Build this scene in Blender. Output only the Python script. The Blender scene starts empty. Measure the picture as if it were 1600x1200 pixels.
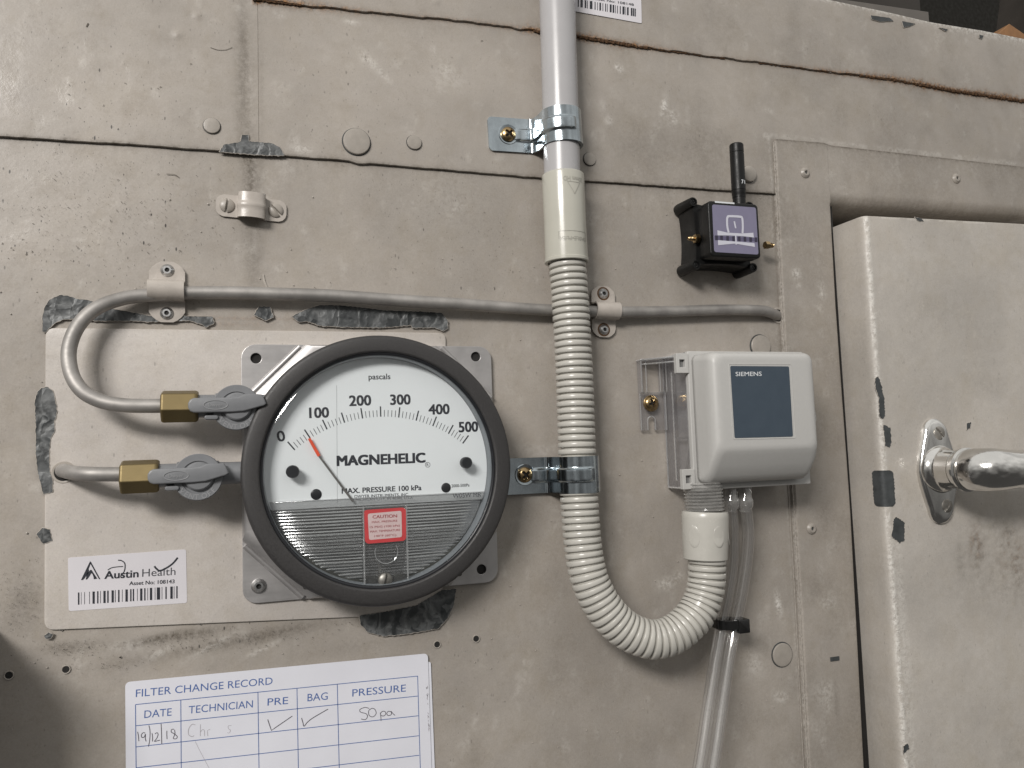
import bpy, bmesh, math, random
import numpy as np
from mathutils import Vector, Matrix
random.seed(7); rng = np.random.default_rng(7)
scene = bpy.context.scene
col = scene.collection

# ------------------------------------------------------------------ camera
# Authored coordinates: millimetres, x right, y up, z out of the wall towards the viewer (wall surface z = 0).
MM = 0.001
D = 392.0                                  # camera distance from the wall plane
F = 1250.0                                 # focal length in pixels of a 1600 px wide picture
CAM = np.array([[0.94686885, 0.03368789, -0.31985075],
                [-0.00605484, 0.99619008, 0.08699808],
                [0.32156292, -0.08043912, 0.94346533]])   # wall axes (x right, y down, z into wall) -> camera axes
G = Matrix(((MM, 0, 0, 0), (0, 0, -MM, 0), (0, MM, 0, 0), (0, 0, 0, 1)))   # authored mm -> world metres
U_, S_, V_ = np.linalg.svd(CAM); CAM = U_ @ V_
cam_data = bpy.data.cameras.new('camera')
cam_data.sensor_width = 36; cam_data.lens = F/1600*36
cam_data.clip_start = 0.01; cam_data.clip_end = 50
cam = bpy.data.objects.new('camera', cam_data); col.objects.link(cam); scene.camera = cam
# camera axes expressed in world (world = (X, -?, ...)): wall-cv (x,y,z) -> world (x, z, -y)
def cv2w(v): return Vector((v[0], v[2], -v[1]))
cx_, cy_, cz_ = cv2w(CAM[0]), cv2w(CAM[1]), cv2w(CAM[2])
cam.matrix_world = Matrix(((cx_.x, -cy_.x, -cz_.x, 0), (cx_.y, -cy_.y, -cz_.y, -D*MM), (cx_.z, -cy_.z, -cz_.z, 0), (0, 0, 0, 1)))

def P(px, py, d=0.0):
    """Point of the photograph that lies on a surface standing d mm proud of the wall."""
    r = CAM.T @ np.array([px-800.0, py-600.0, F]); r = r/r[2]*(D-d)
    return Vector((r[0], -r[1], d))
def crop(ox, oy, s):
    return lambda x, y: (ox+x/s, oy+y/s)

# ------------------------------------------------------------------ light
world = bpy.data.worlds.new('World'); scene.world = world; world.use_nodes = True
wn = world.node_tree.nodes; wl = world.node_tree.links; wn.clear()
wo = wn.new('ShaderNodeOutputWorld'); wb = wn.new('ShaderNodeBackground')
tc = wn.new('ShaderNodeTexCoord'); sx = wn.new('ShaderNodeSeparateXYZ'); wr = wn.new('ShaderNodeValToRGB')
wm = wn.new('ShaderNodeMapRange'); wm.inputs[1].default_value = -1; wm.inputs[2].default_value = 1
nz = wn.new('ShaderNodeTexNoise'); nz.inputs['Scale'].default_value = 2.2; nz.inputs['Detail'].default_value = 2
ad = wn.new('ShaderNodeMath'); ad.operation = 'MULTIPLY_ADD'; ad.inputs[1].default_value = 0.9; 
sb = wn.new('ShaderNodeMath'); sb.operation = 'SUBTRACT'; sb.inputs[1].default_value = 0.45
wr.color_ramp.elements[0].position = 0.25; wr.color_ramp.elements[0].color = (0.07, 0.068, 0.065, 1)
wr.color_ramp.elements[1].position = 0.85; wr.color_ramp.elements[1].color = (0.88, 0.87, 0.84, 1)
e = wr.color_ramp.elements.new(0.52); e.color = (0.25, 0.245, 0.235, 1)
wl.new(tc.outputs['Generated'], sx.inputs[0]); wl.new(sx.outputs['Z'], wm.inputs[0])
wl.new(tc.outputs['Generated'], nz.inputs['Vector'])
wl.new(nz.outputs['Fac'], ad.inputs[0]); wl.new(wm.outputs[0], ad.inputs[2]); wl.new(ad.outputs[0], sb.inputs[0])
wl.new(sb.outputs[0], wr.inputs[0]); wl.new(wr.outputs[0], wb.inputs[0]); wl.new(wb.outputs[0], wo.inputs[0])
wb.inputs[1].default_value = 0.88

def area_light(name, pos, target, sx_, sy_, power, colr):
    l = bpy.data.lights.new(name, 'AREA'); l.shape = 'RECTANGLE'; l.size = sx_; l.size_y = sy_
    l.energy = power; l.color = colr
    o = bpy.data.objects.new(name, l); col.objects.link(o); o.location = pos
    o.rotation_euler = (Vector(target)-Vector(pos)).to_track_quat('-Z', 'Y').to_euler()
    return o
area_light('fluorescent_lamp', (-0.92, -1.30, 0.80), (0.15, 0, -0.02), 0.62, 0.30, 30.0, (1.0, 0.965, 0.925))
scene.view_settings.view_transform = 'Standard'; scene.view_settings.look = 'None'
scene.view_settings.exposure = 0.0; scene.view_settings.gamma = 1.0
scene.render.resolution_x = 1024; scene.render.resolution_y = 768
scene.cycles.max_bounces = 10; scene.cycles.transparent_max_bounces = 24

# ------------------------------------------------------------------ materials
class N:
    """Small wrapper for building node trees."""
    def __init__(s, name):
        s.m = bpy.data.materials.new(name); s.m.use_nodes = True
        s.t = s.m.node_tree; s.n = s.t.nodes; s.l = s.t.links
        s.b = s.n['Principled BSDF']; s.out = s.n['Material Output']
        s.co = s.n.new('ShaderNodeTexCoord').outputs['Object']
    def new(s, t, **kw):
        n = s.n.new(t)
        for k, v in kw.items(): setattr(n, k, v)
        return n
    def set(s, sock, v):
        if isinstance(v, bpy.types.NodeSocket): s.l.new(v, sock)
        elif isinstance(v, (tuple, list)) and sock.type == 'RGBA' and len(v) == 3: sock.default_value = (*v, 1)
        else: sock.default_value = v
    def geo(s):
        return s.new('ShaderNodeNewGeometry').outputs['Position']
    def noise(s, scale, detail=3, rough=0.55, co=None, dist=0):
        n = s.new('ShaderNodeTexNoise'); s.l.new(co or s.co, n.inputs['Vector'])
        n.inputs['Scale'].default_value = scale; n.inputs['Detail'].default_value = detail
        n.inputs['Roughness'].default_value = rough; n.inputs['Distortion'].default_value = dist
        return n.outputs['Fac']
    def vor(s, scale, co=None, feature='F1', rand=1.0):
        n = s.new('ShaderNodeTexVoronoi'); n.feature = feature; s.l.new(co or s.co, n.inputs['Vector'])
        n.inputs['Scale'].default_value = scale; n.inputs['Randomness'].default_value = rand
        return n.outputs['Distance']
    def math(s, op, a, b=0.5, c=None, clamp=False):
        n = s.new('ShaderNodeMath', operation=op, use_clamp=clamp)
        s.set(n.inputs[0], a); s.set(n.inputs[1], b)
        if c is not None: s.set(n.inputs[2], c)
        return n.outputs[0]
    def rng(s, v, a, b, c=0.0, d=1.0):
        n = s.new('ShaderNodeMapRange'); s.set(n.inputs[0], v)
        for i, q in enumerate((a, b, c, d)): n.inputs[i+1].default_value = q
        n.interpolation_type = 'SMOOTHSTEP'
        return n.outputs[0]
    def mix(s, f, a, b, blend='MIX'):
        n = s.new('ShaderNodeMix', data_type='RGBA', blend_type=blend)
        s.set(n.inputs[0], f); s.set(n.inputs[6], a); s.set(n.inputs[7], b)
        return n.outputs[2]
    def scale(s, x, y, z, co=None, rot=(0, 0, 0)):
        n = s.new('ShaderNodeMapping'); s.l.new(co or s.co, n.inputs[0]); n.inputs['Scale'].default_value = (x, y, z)
        n.inputs['Rotation'].default_value = rot
        return n.outputs[0]
    def bump(s, h, strength=0.3, dist=0.0005, prev=None):
        n = s.new('ShaderNodeBump'); s.set(n.inputs['Height'], h)
        n.inputs['Strength'].default_value = strength; n.inputs['Distance'].default_value = dist
        if prev: s.l.new(prev, n.inputs['Normal'])
        s.l.new(n.outputs[0], s.b.inputs['Normal']); return n.outputs[0]
    def bs(s, **kw):
        for k, v in kw.items(): s.set(s.b.inputs[k.replace('_', ' ')], v)
        return s.m

def plain(name, c, rough=0.5, metal=0.0, var=0.12, scale=250, bump=0.0, spec=0.5):
    a = N(name); f = a.noise(scale, 4)
    c2 = tuple(max(0, x*(1-var*2)) for x in c); c1 = tuple(min(1, x*(1+var)) for x in c)
    a.bs(Base_Color=a.mix(f, c2, c1), Roughness=a.rng(a.noise(scale*0.5, 3), 0.2, 0.8, max(0.02, rough*0.8), min(1, rough*1.2)),
         Metallic=metal, Specular_IOR_Level=spec)
    if bump: a.bump(a.noise(scale*4, 3), bump, 0.0002)
    return a.m

def paint_material(name, base):
    a = N(name); g = a.geo()
    at = a.new('ShaderNodeAttribute', attribute_name='wear_shade'); sp = a.new('ShaderNodeSeparateColor')
    a.l.new(at.outputs['Color'], sp.inputs[0])
    dirt_shade, rust, scuff_glint, speck = sp.outputs[0], sp.outputs[1], sp.outputs[2], at.outputs['Alpha']
    dark = tuple(x*0.87 for x in base); lite = tuple(min(1, x*1.08) for x in base)
    c = a.mix(a.rng(a.noise(13, 5, 0.6, g), 0.30, 0.70), dark, lite)
    mot = a.rng(a.noise(60, 5, 0.65, g), 0.45, 0.72)
    c = a.mix(a.math('MULTIPLY', mot, 0.22), c, tuple(x*y for x, y in zip(base, (0.80, 0.75, 0.66))))
    st = a.rng(a.noise(26, 6, 0.72, g, 0.3), 0.50, 0.66)
    c = a.mix(a.math('MULTIPLY', st, 0.20), c, tuple(x*y for x, y in zip(base, (0.74, 0.70, 0.60))))
    fi = a.rng(a.noise(210, 5, 0.75, g), 0.50, 0.70)
    c = a.mix(a.math('MULTIPLY', fi, 0.16), c, tuple(x*y for x, y in zip(base, (0.66, 0.62, 0.52))))
    wp = a.rng(a.noise(160, 4, 0.7, g, 0.6), 0.60, 0.74)
    c = a.mix(a.math('MULTIPLY', wp, 0.22), c, tuple(min(1, x*1.32) for x in base))
    lv = a.rng(a.noise(38, 3, 0.5, g, 0.4), 0.56, 0.75)
    c = a.mix(a.math('MULTIPLY', lv, 0.13), c, (base[0]*1.1, base[1]*1.12, base[2]*1.22))
    # fine grain
    gr = a.noise(1500, 2, 0.7, g)
    c = a.mix(0.16, c, a.mix(gr, (0, 0, 0), (1, 1, 1)), 'OVERLAY')
    # scuffs (chalky light rubs) and painted edge highlights
    sf = a.math('MULTIPLY', scuff_glint, a.rng(a.noise(420, 4, 0.7, g), 0.36, 0.62), clamp=True)
    c = a.mix(a.math('MULTIPLY', sf, 0.9), c, (0.76, 0.735, 0.69))
    # rubbed-in grime and painted edge shade
    dn = a.rng(a.noise(500, 5, 0.75, g), 0.25, 0.7)
    dd = a.math('MULTIPLY', dirt_shade, a.math('MULTIPLY_ADD', dn, 0.7, 0.3), clamp=True)
    c = a.mix(dd, c, (0.085, 0.07, 0.052))
    # rust
    rn = a.rng(a.noise(330, 5, 0.8, g), 0.3, 0.6)
    rr = a.math('MULTIPLY', rust, a.math('MULTIPLY_ADD', rn, 0.85, 0.15), clamp=True)
    rc = a.mix(a.rng(a.noise(700, 3, 0.6, g), 0.35, 0.65), (0.045, 0.022, 0.010), (0.30, 0.15, 0.055))
    c = a.mix(rr, c, rc)
    # small specks of lint and knocked-off paint, long in one direction
    for sc, rot, th, am in ((330, 0.5, 0.16, 1.0), (520, -0.8, 0.15, 0.9), (900, 0.2, 0.20, 0.7)):
        co = a.scale(1, 1, 0.42, g, (0, rot, 0))
        v = a.vor(sc, co); m = a.rng(v, th, th*0.55)
        gate = a.rng(a.noise(sc*0.55, 2, 0.6, g), 0.50, 0.60)
        m = a.math('MULTIPLY', m, gate); m = a.math('MULTIPLY', m, a.math('MULTIPLY', speck, am), clamp=True)
        c = a.mix(m, c, (0.06, 0.055, 0.05))
    rough = a.rng(a.noise(70, 5, 0.7, g), 0.35, 0.65, 0.24, 0.50)
    rough = a.math('ADD', rough, a.math('MULTIPLY', a.math('ADD', dd, rr), 0.35), clamp=True)
    a.bs(Base_Color=c, Roughness=rough, Specular_IOR_Level=0.45)
    b1 = a.bump(a.noise(80, 3, 0.5, g), 0.16, 0.0010)
    b2 = a.bump(a.noise(520, 4, 0.7, g), 0.16, 0.00030, b1)
    a.bump(a.math('ADD', a.math('MULTIPLY', rr, a.noise(900, 4, 0.7, g)), a.math('MULTIPLY', sf, 0.5)), 0.7, 0.0006, b2)
    return a.m

PAINT = (0.360, 0.327, 0.292)
M = {}
M['paint'] = paint_material('cream_cabinet_paint', PAINT)
M['paint_door'] = paint_material('cream_door_paint', (0.50, 0.466, 0.425))
M['paint_plate'] = paint_material('cream_patch_paint', (0.50, 0.463, 0.428))

def bare_material():
    a = N('bare_galvanised_sheet'); g = a.geo()
    n0 = a.new('ShaderNodeTexNoise'); a.l.new(g, n0.inputs['Vector']); n0.inputs['Scale'].default_value = 90; n0.inputs['Detail'].default_value = 3
    vm = a.new('ShaderNodeVectorMath', operation='MULTIPLY_ADD'); a.l.new(n0.outputs['Color'], vm.inputs[0]); vm.inputs[1].default_value = (.012, .012, .012); a.l.new(g, vm.inputs[2])
    v = a.new('ShaderNodeTexVoronoi'); a.l.new(a.scale(1, 1, .55, vm.outputs[0], (0, .5, 0)), v.inputs[0]); v.inputs['Scale'].default_value = 210
    sp = a.new('ShaderNodeSeparateColor'); a.l.new(v.outputs['Color'], sp.inputs[0])
    w = a.new('ShaderNodeTexVoronoi', feature='DISTANCE_TO_EDGE'); a.l.new(a.scale(1, 1, .5, vm.outputs[0], (0, -.7, 0)), w.inputs[0]); w.inputs['Scale'].default_value = 130
    c = a.mix(a.rng(sp.outputs[0], .1, .9), (0.040, 0.044, 0.046), (0.105, 0.110, 0.112))
    c = a.mix(a.rng(w.outputs[0], .16, .0, 0, .40), c, (0.22, 0.225, 0.225))
    c = a.mix(a.rng(a.noise(140, 4, .7, g, 1.0), .50, .66, 0, .7), c, (0.035, 0.037, 0.038))
    a.bs(Base_Color=c, Roughness=0.5, Metallic=0.2)
    h = a.math('ADD', a.math('MULTIPLY', w.outputs[0], 2.0), v.outputs['Distance'])
    a.bump(h, 0.55, 0.0012)
    return a.m
M['bare'] = bare_material()
M['bare_dark'] = plain('bare_primer', (0.075, 0.082, 0.085), 0.55, 0.2, 0.4, 160, 0.5)
def brushed(name, c, rough, sx=1, sz=1, metal=1.0, am=0.35):
    a = N(name); n = a.noise(900, 3, 0.7, a.scale(sx, 1, sz)); n2 = a.noise(60, 4, 0.6)
    a.bs(Base_Color=a.mix(a.rng(n2, 0.3, 0.7), tuple(x*(1-am) for x in c), c), Metallic=metal,
         Roughness=a.math('MULTIPLY_ADD', n, 0.22, rough-0.08))
    a.bump(n, 0.12, 0.0001); return a.m
M['steel'] = brushed('stainless_plate', (0.52, 0.505, 0.50), 0.40, 0.05, 1, 0.72, 0.2)
M['alu'] = brushed('dull_aluminium', (0.42, 0.40, 0.38), 0.52, 0.06, 1, 0.6, 0.35)
M['zinc'] = brushed('bright_zinc', (0.52, 0.58, 0.62), 0.15, 1, 0.2, 1.0, 0.35)
M['chrome'] = brushed('worn_chrome', (0.80, 0.785, 0.76), 0.11, 1, 1, 1.0, 0.15)
M['brass_screw'] = brushed('yellow_zinc', (0.50, 0.36, 0.19), 0.24, 1, 1, 1.0, 0.4)
M['brass'] = brushed('olive_brass', (0.19, 0.145, 0.068), 0.45, 0.3, 1, 0.7, 0.15)
M['dark_recess'] = plain('dark_recess', (0.012, 0.011, 0.010), 0.8)
M['rivet'] = brushed('rivet_aluminium', (0.60, 0.60, 0.60), 0.30)
M['screw_worn'] = brushed('worn_screw', (0.36, 0.34, 0.31), 0.42, 1, 1, 0.8, 0.35)
M['pvc'] = plain('grey_pvc', (0.40, 0.393, 0.40), 0.28, 0, 0.04, 90)
M['pvc_coupling'] = plain('pale_pvc_coupling', (0.46, 0.45, 0.395), 0.20, 0, 0.04, 90)
M['pvc_hose'] = plain('pale_pvc_hose', (0.49, 0.475, 0.435), 0.27, 0, 0.06, 160)
M['bezel'] = plain('charcoal_bezel', (0.040, 0.038, 0.038), 0.46, 0.0, 0.25, 1500, 0.35)
M['gasket'] = plain('black_gasket', (0.012, 0.013, 0.016), 0.35)
M['dial'] = plain('white_dial', (0.78, 0.80, 0.81), 0.5, 0, 0.02, 30)
M['ink'] = plain('black_ink', (0.018, 0.02, 0.028), 0.5, 0, 0.0)
M['ink_grey'] = plain('soft_black_ink', (0.05, 0.05, 0.06), 0.55, 0, 0.0)
M['ink_pen'] = plain('pen_ink', (0.10, 0.09, 0.11), 0.6, 0, 0.2, 900)
M['ink_faint'] = plain('faint_pen', (0.42, 0.40, 0.43), 0.6, 0, 0.12, 900)
M['ink_blue'] = plain('blue_print', (0.075, 0.14, 0.36), 0.55, 0, 0.1, 600)
M['red'] = plain('red_print', (0.60, 0.055, 0.06), 0.4, 0, 0.08)
M['red_text'] = plain('dark_red_print', (0.35, 0.05, 0.06), 0.5)
M['pink'] = plain('pale_pink_label', (0.66, 0.50, 0.49), 0.45, 0, 0.05)
M['pointer_red'] = plain('pointer_orange', (0.80, 0.09, 0.03), 0.45)
M['pointer'] = plain('pointer_grey', (0.20, 0.19, 0.18), 0.35, 0.5)
M['valve'] = plain('valve_grey_plastic', (0.185, 0.19, 0.20), 0.42, 0, 0.08, 300, 0.15)
M['inner'] = brushed('gauge_inner_metal', (0.30, 0.30, 0.295), 0.35, 0.05, 1, 0.5)
M['housing'] = plain('light_grey_plastic', (0.475, 0.468, 0.452), 0.42, 0, 0.03, 500, 0.10)
M['blue_label'] = plain('slate_blue_label', (0.050, 0.070, 0.094), 0.42, 0, 0.05)
M['print_glint_white'] = plain('white_print_glint', (0.66, 0.68, 0.70), 0.5, 0, 0)  # white print, also the painted glint on the sensor lid
M['black_abs'] = plain('black_plastic', (0.008, 0.008, 0.008), 0.42, 0, 0.2, 700, 0.25, 0.3)
M['black_gloss'] = plain('black_gloss_plastic', (0.012, 0.012, 0.012), 0.18)
M['purple'] = plain('purple_label', (0.20, 0.188, 0.275), 0.45, 0, 0.04)
M['purple_dark'] = plain('dark_purple_print', (0.035, 0.03, 0.055), 0.5)
M['lilac'] = plain('pale_lilac_print', (0.56, 0.56, 0.63), 0.5, 0, 0.02)
M['sticker'] = plain('white_label_stock', (0.66, 0.64, 0.67), 0.32, 0, 0.05, 40)
M['paper'] = plain('white_card', (0.70, 0.705, 0.765), 0.55, 0, 0.04, 45)
M['wood'] = plain('raw_timber', (0.33, 0.17, 0.075), 0.7, 0, 0.25, 120)
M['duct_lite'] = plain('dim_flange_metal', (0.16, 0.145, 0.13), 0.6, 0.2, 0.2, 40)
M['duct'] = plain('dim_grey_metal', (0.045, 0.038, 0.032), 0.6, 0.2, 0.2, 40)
M['shade_wall'] = plain('dark_plantroom', (0.018, 0.016, 0.012), 0.9)

def clear(name, tint, fr_lo, fr_hi, body=0.0, bodycol=(0.6, 0.6, 0.6), rough=0.04, ior=1.45):
    a = N(name)
    tr = a.new('ShaderNodeBsdfTransparent'); tr.inputs[0].default_value = (*tint, 1)
    gl = a.new('ShaderNodeBsdfGlossy'); gl.inputs['Roughness'].default_value = rough
    df = a.new('ShaderNodeBsdfDiffuse'); df.inputs[0].default_value = (*bodycol, 1)
    fr = a.new('ShaderNodeLayerWeight'); fr.inputs[0].default_value = 0.5
    f2 = a.math('POWER', fr.outputs['Facing'], 2.2)
    ff = a.math('MULTIPLY_ADD', f2, fr_hi-fr_lo, fr_lo)
    nz_ = a.noise(350, 3)
    m0 = a.new('ShaderNodeMixShader')
    bo = a.math('MULTIPLY', a.math('MULTIPLY_ADD', f2, 2.2, 0.55), a.rng(nz_, 0.2, 0.8, body*0.8, body*1.2), clamp=True)
    a.l.new(bo, m0.inputs[0]); a.l.new(tr.outputs[0], m0.inputs[1]); a.l.new(df.outputs[0], m0.inputs[2])
    m1 = a.new('ShaderNodeMixShader'); a.l.new(ff, m1.inputs[0]); a.l.new(m0.outputs[0], m1.inputs[1]); a.l.new(gl.outputs[0], m1.inputs[2])
    a.l.new(m1.outputs[0], a.out.inputs[0]); return a.m
M['lens'] = clear('acrylic_lens', (0.97, 0.985, 0.99), 0.05, 0.6, 0.012, rough=0.035)
M['clear_rib'] = clear('ribbed_clear_cover', (0.80, 0.80, 0.80), 0.48, 0.95, 0.12, (0.45, 0.45, 0.45), 0.17)
M['clear_tab'] = clear('clear_tab', (0.88, 0.88, 0.88), 0.07, 0.7, 0.07, (0.6, 0.6, 0.6), 0.05)
M['clear_box'] = clear('clear_polycarbonate', (0.93, 0.93, 0.94), 0.06, 0.65, 0.13, (0.50, 0.49, 0.50), 0.08)
M['clear_tube'] = clear('clear_vinyl_tube', (0.96, 0.955, 0.95), 0.15, 1.0, 0.07, (0.66, 0.64, 0.62), 0.10)

# ------------------------------------------------------------------ object helpers
ORG = {}; GC = None
def thing(name, label=None, cat=None, org=(0, 0, 0), group=None, kind=None):
    o = bpy.data.objects.new(name, None); col.objects.link(o); o.empty_display_size = 0.005
    o.location = G @ Vector(org); ORG[o.name] = Vector(org)
    if label: o['label'] = label
    if cat: o['category'] = cat
    if group: o['group'] = group
    if kind: o['kind'] = kind
    return o
def part(name, bm, mat, parent=None, smooth=True, angle=35, label=None, org=None, bevel=0, seg=2, kind=None, recalc=True):
    root = parent
    while root is not None and root.name not in ORG: root = root.parent
    base = ORG[root.name] if root is not None else Vector(org or (0, 0, 0))
    if recalc: bmesh.ops.recalc_face_normals(bm, faces=bm.faces[:])
    bmesh.ops.transform(bm, matrix=G @ Matrix.Translation(-base), verts=bm.verts[:])
    me = bpy.data.meshes.new(name); bm.to_mesh(me); bm.free()
    me.materials.append(M[mat] if isinstance(mat, str) else mat)
    if smooth:
        me.shade_smooth()
        if angle: me.set_sharp_from_angle(angle=math.radians(angle))
    o = bpy.data.objects.new(name, me); col.objects.link(o)
    if parent is not None: o.parent = parent
    else: o.location = G @ base
    if label: o['label'] = label
    if kind: o['kind'] = kind
    if bevel:
        b = o.modifiers.new('bevel', 'BEVEL'); b.width = bevel*MM; b.segments = seg; b.limit_method = 'ANGLE'
        b.angle_limit = math.radians(30); b.harden_normals = False
    return o
def tag(o, label, cat, group=None):
    o['label'] = label; o['category'] = cat
    if group: o['group'] = group
    return o
def copy_tree(o, parent=None):
    c = o.copy(); col.objects.link(c); c.parent = parent
    for ch in list(o.children): copy_tree(ch, c)
    return c
def place(o, p, ang=0.0, sc=None):
    o.location = G @ Vector(p); o.rotation_euler = (0, -ang, 0)
    if sc: o.scale = (sc, sc, sc)
    return o

# ------------------------------------------------------------------ shape helpers (authored mm)
def BM(): return bmesh.new()
def box(bm, x0, x1, y0, y1, z0, z1):
    v = [bm.verts.new(p) for p in ((x0,y0,z0),(x1,y0,z0),(x1,y1,z0),(x0,y1,z0),(x0,y0,z1),(x1,y0,z1),(x1,y1,z1),(x0,y1,z1))]
    for f in ((3,2,1,0),(4,5,6,7),(0,1,5,4),(1,2,6,5),(2,3,7,6),(3,0,4,7)): bm.faces.new([v[i] for i in f])
    return v
def loft(bm, rings, caps=True, closed=True):
    vr = [[bm.verts.new(p) for p in r] for r in rings]
    n = len(vr[0])
    for a, b in zip(vr, vr[1:]):
        for i in range(n if closed else n-1):
            j = (i+1) % n
            bm.faces.new((a[i], a[j], b[j], b[i]))
    if caps:
        bm.faces.new(vr[0][::-1]); bm.faces.new(vr[-1])
    return vr
def poly_inset(pts, d):
    """Inset of a closed CCW polygon."""
    n = len(pts); out = []
    for i in range(n):
        p0, p1, p2 = Vector(pts[i-1]), Vector(pts[i]), Vector(pts[(i+1) % n])
        a = (p1-p0).normalized(); b = (p2-p1).normalized()
        na, nb = Vector((-a.y, a.x)), Vector((-b.y, b.x)); m = na+nb
        if m.length < 1e-6: m = na
        m.normalize(); k = d/max(0.35, m.dot(na)); out.append((p1.x+m.x*k, p1.y+m.y*k))
    return out
def ccw(pts):
    a = sum(pts[i-1][0]*pts[i][1]-pts[i][0]*pts[i-1][1] for i in range(len(pts)))
    return list(pts) if a > 0 else list(pts)[::-1]
def prism(bm, pts, z0, z1, bev=0.0, seg=3):
    pts = ccw([(p[0], p[1]) for p in pts])
    rings = [[(x, y, z0) for x, y in pts]]
    if bev:
        for k in range(seg+1):
            a = math.pi/2*k/seg
            q = poly_inset(pts, bev*(1-math.cos(a)))
            rings.append([(x, y, z1-bev+bev*math.sin(a)) for x, y in q])
    else: rings.append([(x, y, z1) for x, y in pts])
    loft(bm, rings)
def rrect(x0, x1, y0, y1, r, n=5):
    out = []
    for cx, cy, a0 in ((x1-r, y1-r, 0), (x0+r, y1-r, 90), (x0+r, y0+r, 180), (x1-r, y0+r, 270)):
        for k in range(n+1):
            a = math.radians(a0+90*k/n); out.append((cx+r*math.cos(a), cy+r*math.sin(a)))
    return out
def quad_round(c, r, n=5):
    """Rounded quadrilateral from four corner points (any order round), CCW."""
    c = ccw([(p[0], p[1]) for p in c]); out = []
    for i in range(4):
        p0, p1, p2 = Vector(c[i-1]), Vector(c[i]), Vector(c[(i+1) % 4])
        a = (p0-p1).normalized()*r; b = (p2-p1).normalized()*r
        for k in range(n+1):
            t = k/n; out.append(tuple((p1+a)*(1-t)**2+p1*2*t*(1-t)+(p1+b)*t**2))
    return out
def holed(bm, outer, holes, z0, z1):
    """Prism with through holes."""
    es = []
    for lp in [outer]+holes:
        vs = [bm.verts.new((x, y, z0)) for x, y in lp]
        for i in range(len(vs)): es.append(bm.edges.new((vs[i-1], vs[i])))
    r = bmesh.ops.triangle_fill(bm, edges=es, use_beauty=True)
    fs = [g for g in r['geom'] if isinstance(g, bmesh.types.BMFace)]
    e = bmesh.ops.extrude_face_region(bm, geom=fs)
    bmesh.ops.translate(bm, verts=[g for g in e['geom'] if isinstance(g, bmesh.types.BMVert)], vec=(0, 0, z1-z0))
def circ(cx, cy, r, n=24): return [(cx+r*math.cos(2*math.pi*i/n), cy+r*math.sin(2*math.pi*i/n)) for i in range(n)]
def lathe(bm, prof, n=32, c=(0, 0, 0), mat=None, caps=True):
    if c is GC: prof = [(r*1.012, z) for r, z in prof]
    """Revolve (r, z) profile round z through c; mat re-orients."""
    mt = Matrix.Translation(Vector(c)) @ (mat or Matrix.Identity(4))
    rings = [[mt @ Vector((max(r, 1e-4)*math.cos(2*math.pi*i/n), max(r, 1e-4)*math.sin(2*math.pi*i/n), z)) for i in range(n)] for r, z in prof]
    loft(bm, rings, caps)
def smooth_path(pts, step=1.0, sub=12):
    """Catmull-Rom through pts, resampled every step mm."""
    p = [Vector(q) for q in pts]; p = [p[0]*2-p[1]]+p+[p[-1]*2-p[-2]]; out = []
    for i in range(1, len(p)-2):
        for k in range(sub):
            t = k/sub; a, b, c, d = p[i-1:i+3]
            out.append(0.5*((2*b)+(c-a)*t+(2*a-5*b+4*c-d)*t*t+(3*b-a-3*c+d)*t**3))
    out.append(p[-2]); L = [0]
    for a, b in zip(out, out[1:]): L.append(L[-1]+(b-a).length)
    n = max(2, int(L[-1]/step)); res = []; j = 0
    for k in range(n+1):
        s = L[-1]*k/n
        while j < len(L)-2 and L[j+1] < s: j += 1
        t = (s-L[j])/max(1e-9, L[j+1]-L[j]); res.append(out[j].lerp(out[j+1], min(1, t)))
    return res
def tube(bm, path, rad, n=20, caps=True, ref=(0, 0, 1), flat=1.0):
    rings = []
    m = len(path)
    for i, p in enumerate(path):
        t = (path[min(i+1, m-1)]-path[max(i-1, 0)]).normalized()
        u = Vector(ref)
        if abs(u.dot(t)) > 0.95: u = Vector((0, 1, 0))
        u = (u-t*u.dot(t)).normalized(); v = t.cross(u)
        r = rad(i/(m-1)) if callable(rad) else (rad[i] if isinstance(rad, (list, tuple)) else rad)
        rings.append([p+(u*math.cos(2*math.pi*k/n)*flat+v*math.sin(2*math.pi*k/n))*r for k in range(n)])
    loft(bm, rings, caps)
def strap(bm, st, th=0.8, cols=14, bead=None):
    """Bent sheet strip. st = list of (s, z, halfwidth); s along x, width along y. bead(s,yn,w)->normal offset."""
    top = []; bot = []
    m = len(st)
    for i, (s, z, w) in enumerate(st):
        a = st[max(0, i-1)]; b = st[min(m-1, i+1)]
        t = Vector((b[0]-a[0], 0, b[1]-a[1])).normalized(); nrm = Vector((-t.z, 0, t.x))
        rt, rb = [], []
        for k in range(cols+1):
            y = -w+2*w*k/cols; o = bead(i, s, y) if bead else 0
            p = Vector((s, y, z)); rt.append(bm.verts.new(p+nrm*(o+th*0.5))); rb.append(bm.verts.new(p+nrm*(o-th*0.5)))
        top.append(rt); bot.append(rb)
    for i in range(m-1):
        for k in range(cols):
            bm.faces.new((top[i][k], top[i+1][k], top[i+1][k+1], top[i][k+1]))
            bm.faces.new((bot[i][k+1], bot[i+1][k+1], bot[i+1][k], bot[i][k]))
        bm.faces.new((top[i][0], bot[i][0], bot[i+1][0], top[i+1][0]))
        bm.faces.new((top[i+1][cols], bot[i+1][cols], bot[i][cols], top[i][cols]))
    for k in range(cols):
        bm.faces.new((top[0][k+1], bot[0][k+1], bot[0][k], top[0][k]))
        bm.faces.new((top[-1][k], bot[-1][k], bot[-1][k+1], top[-1][k+1]))
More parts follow.
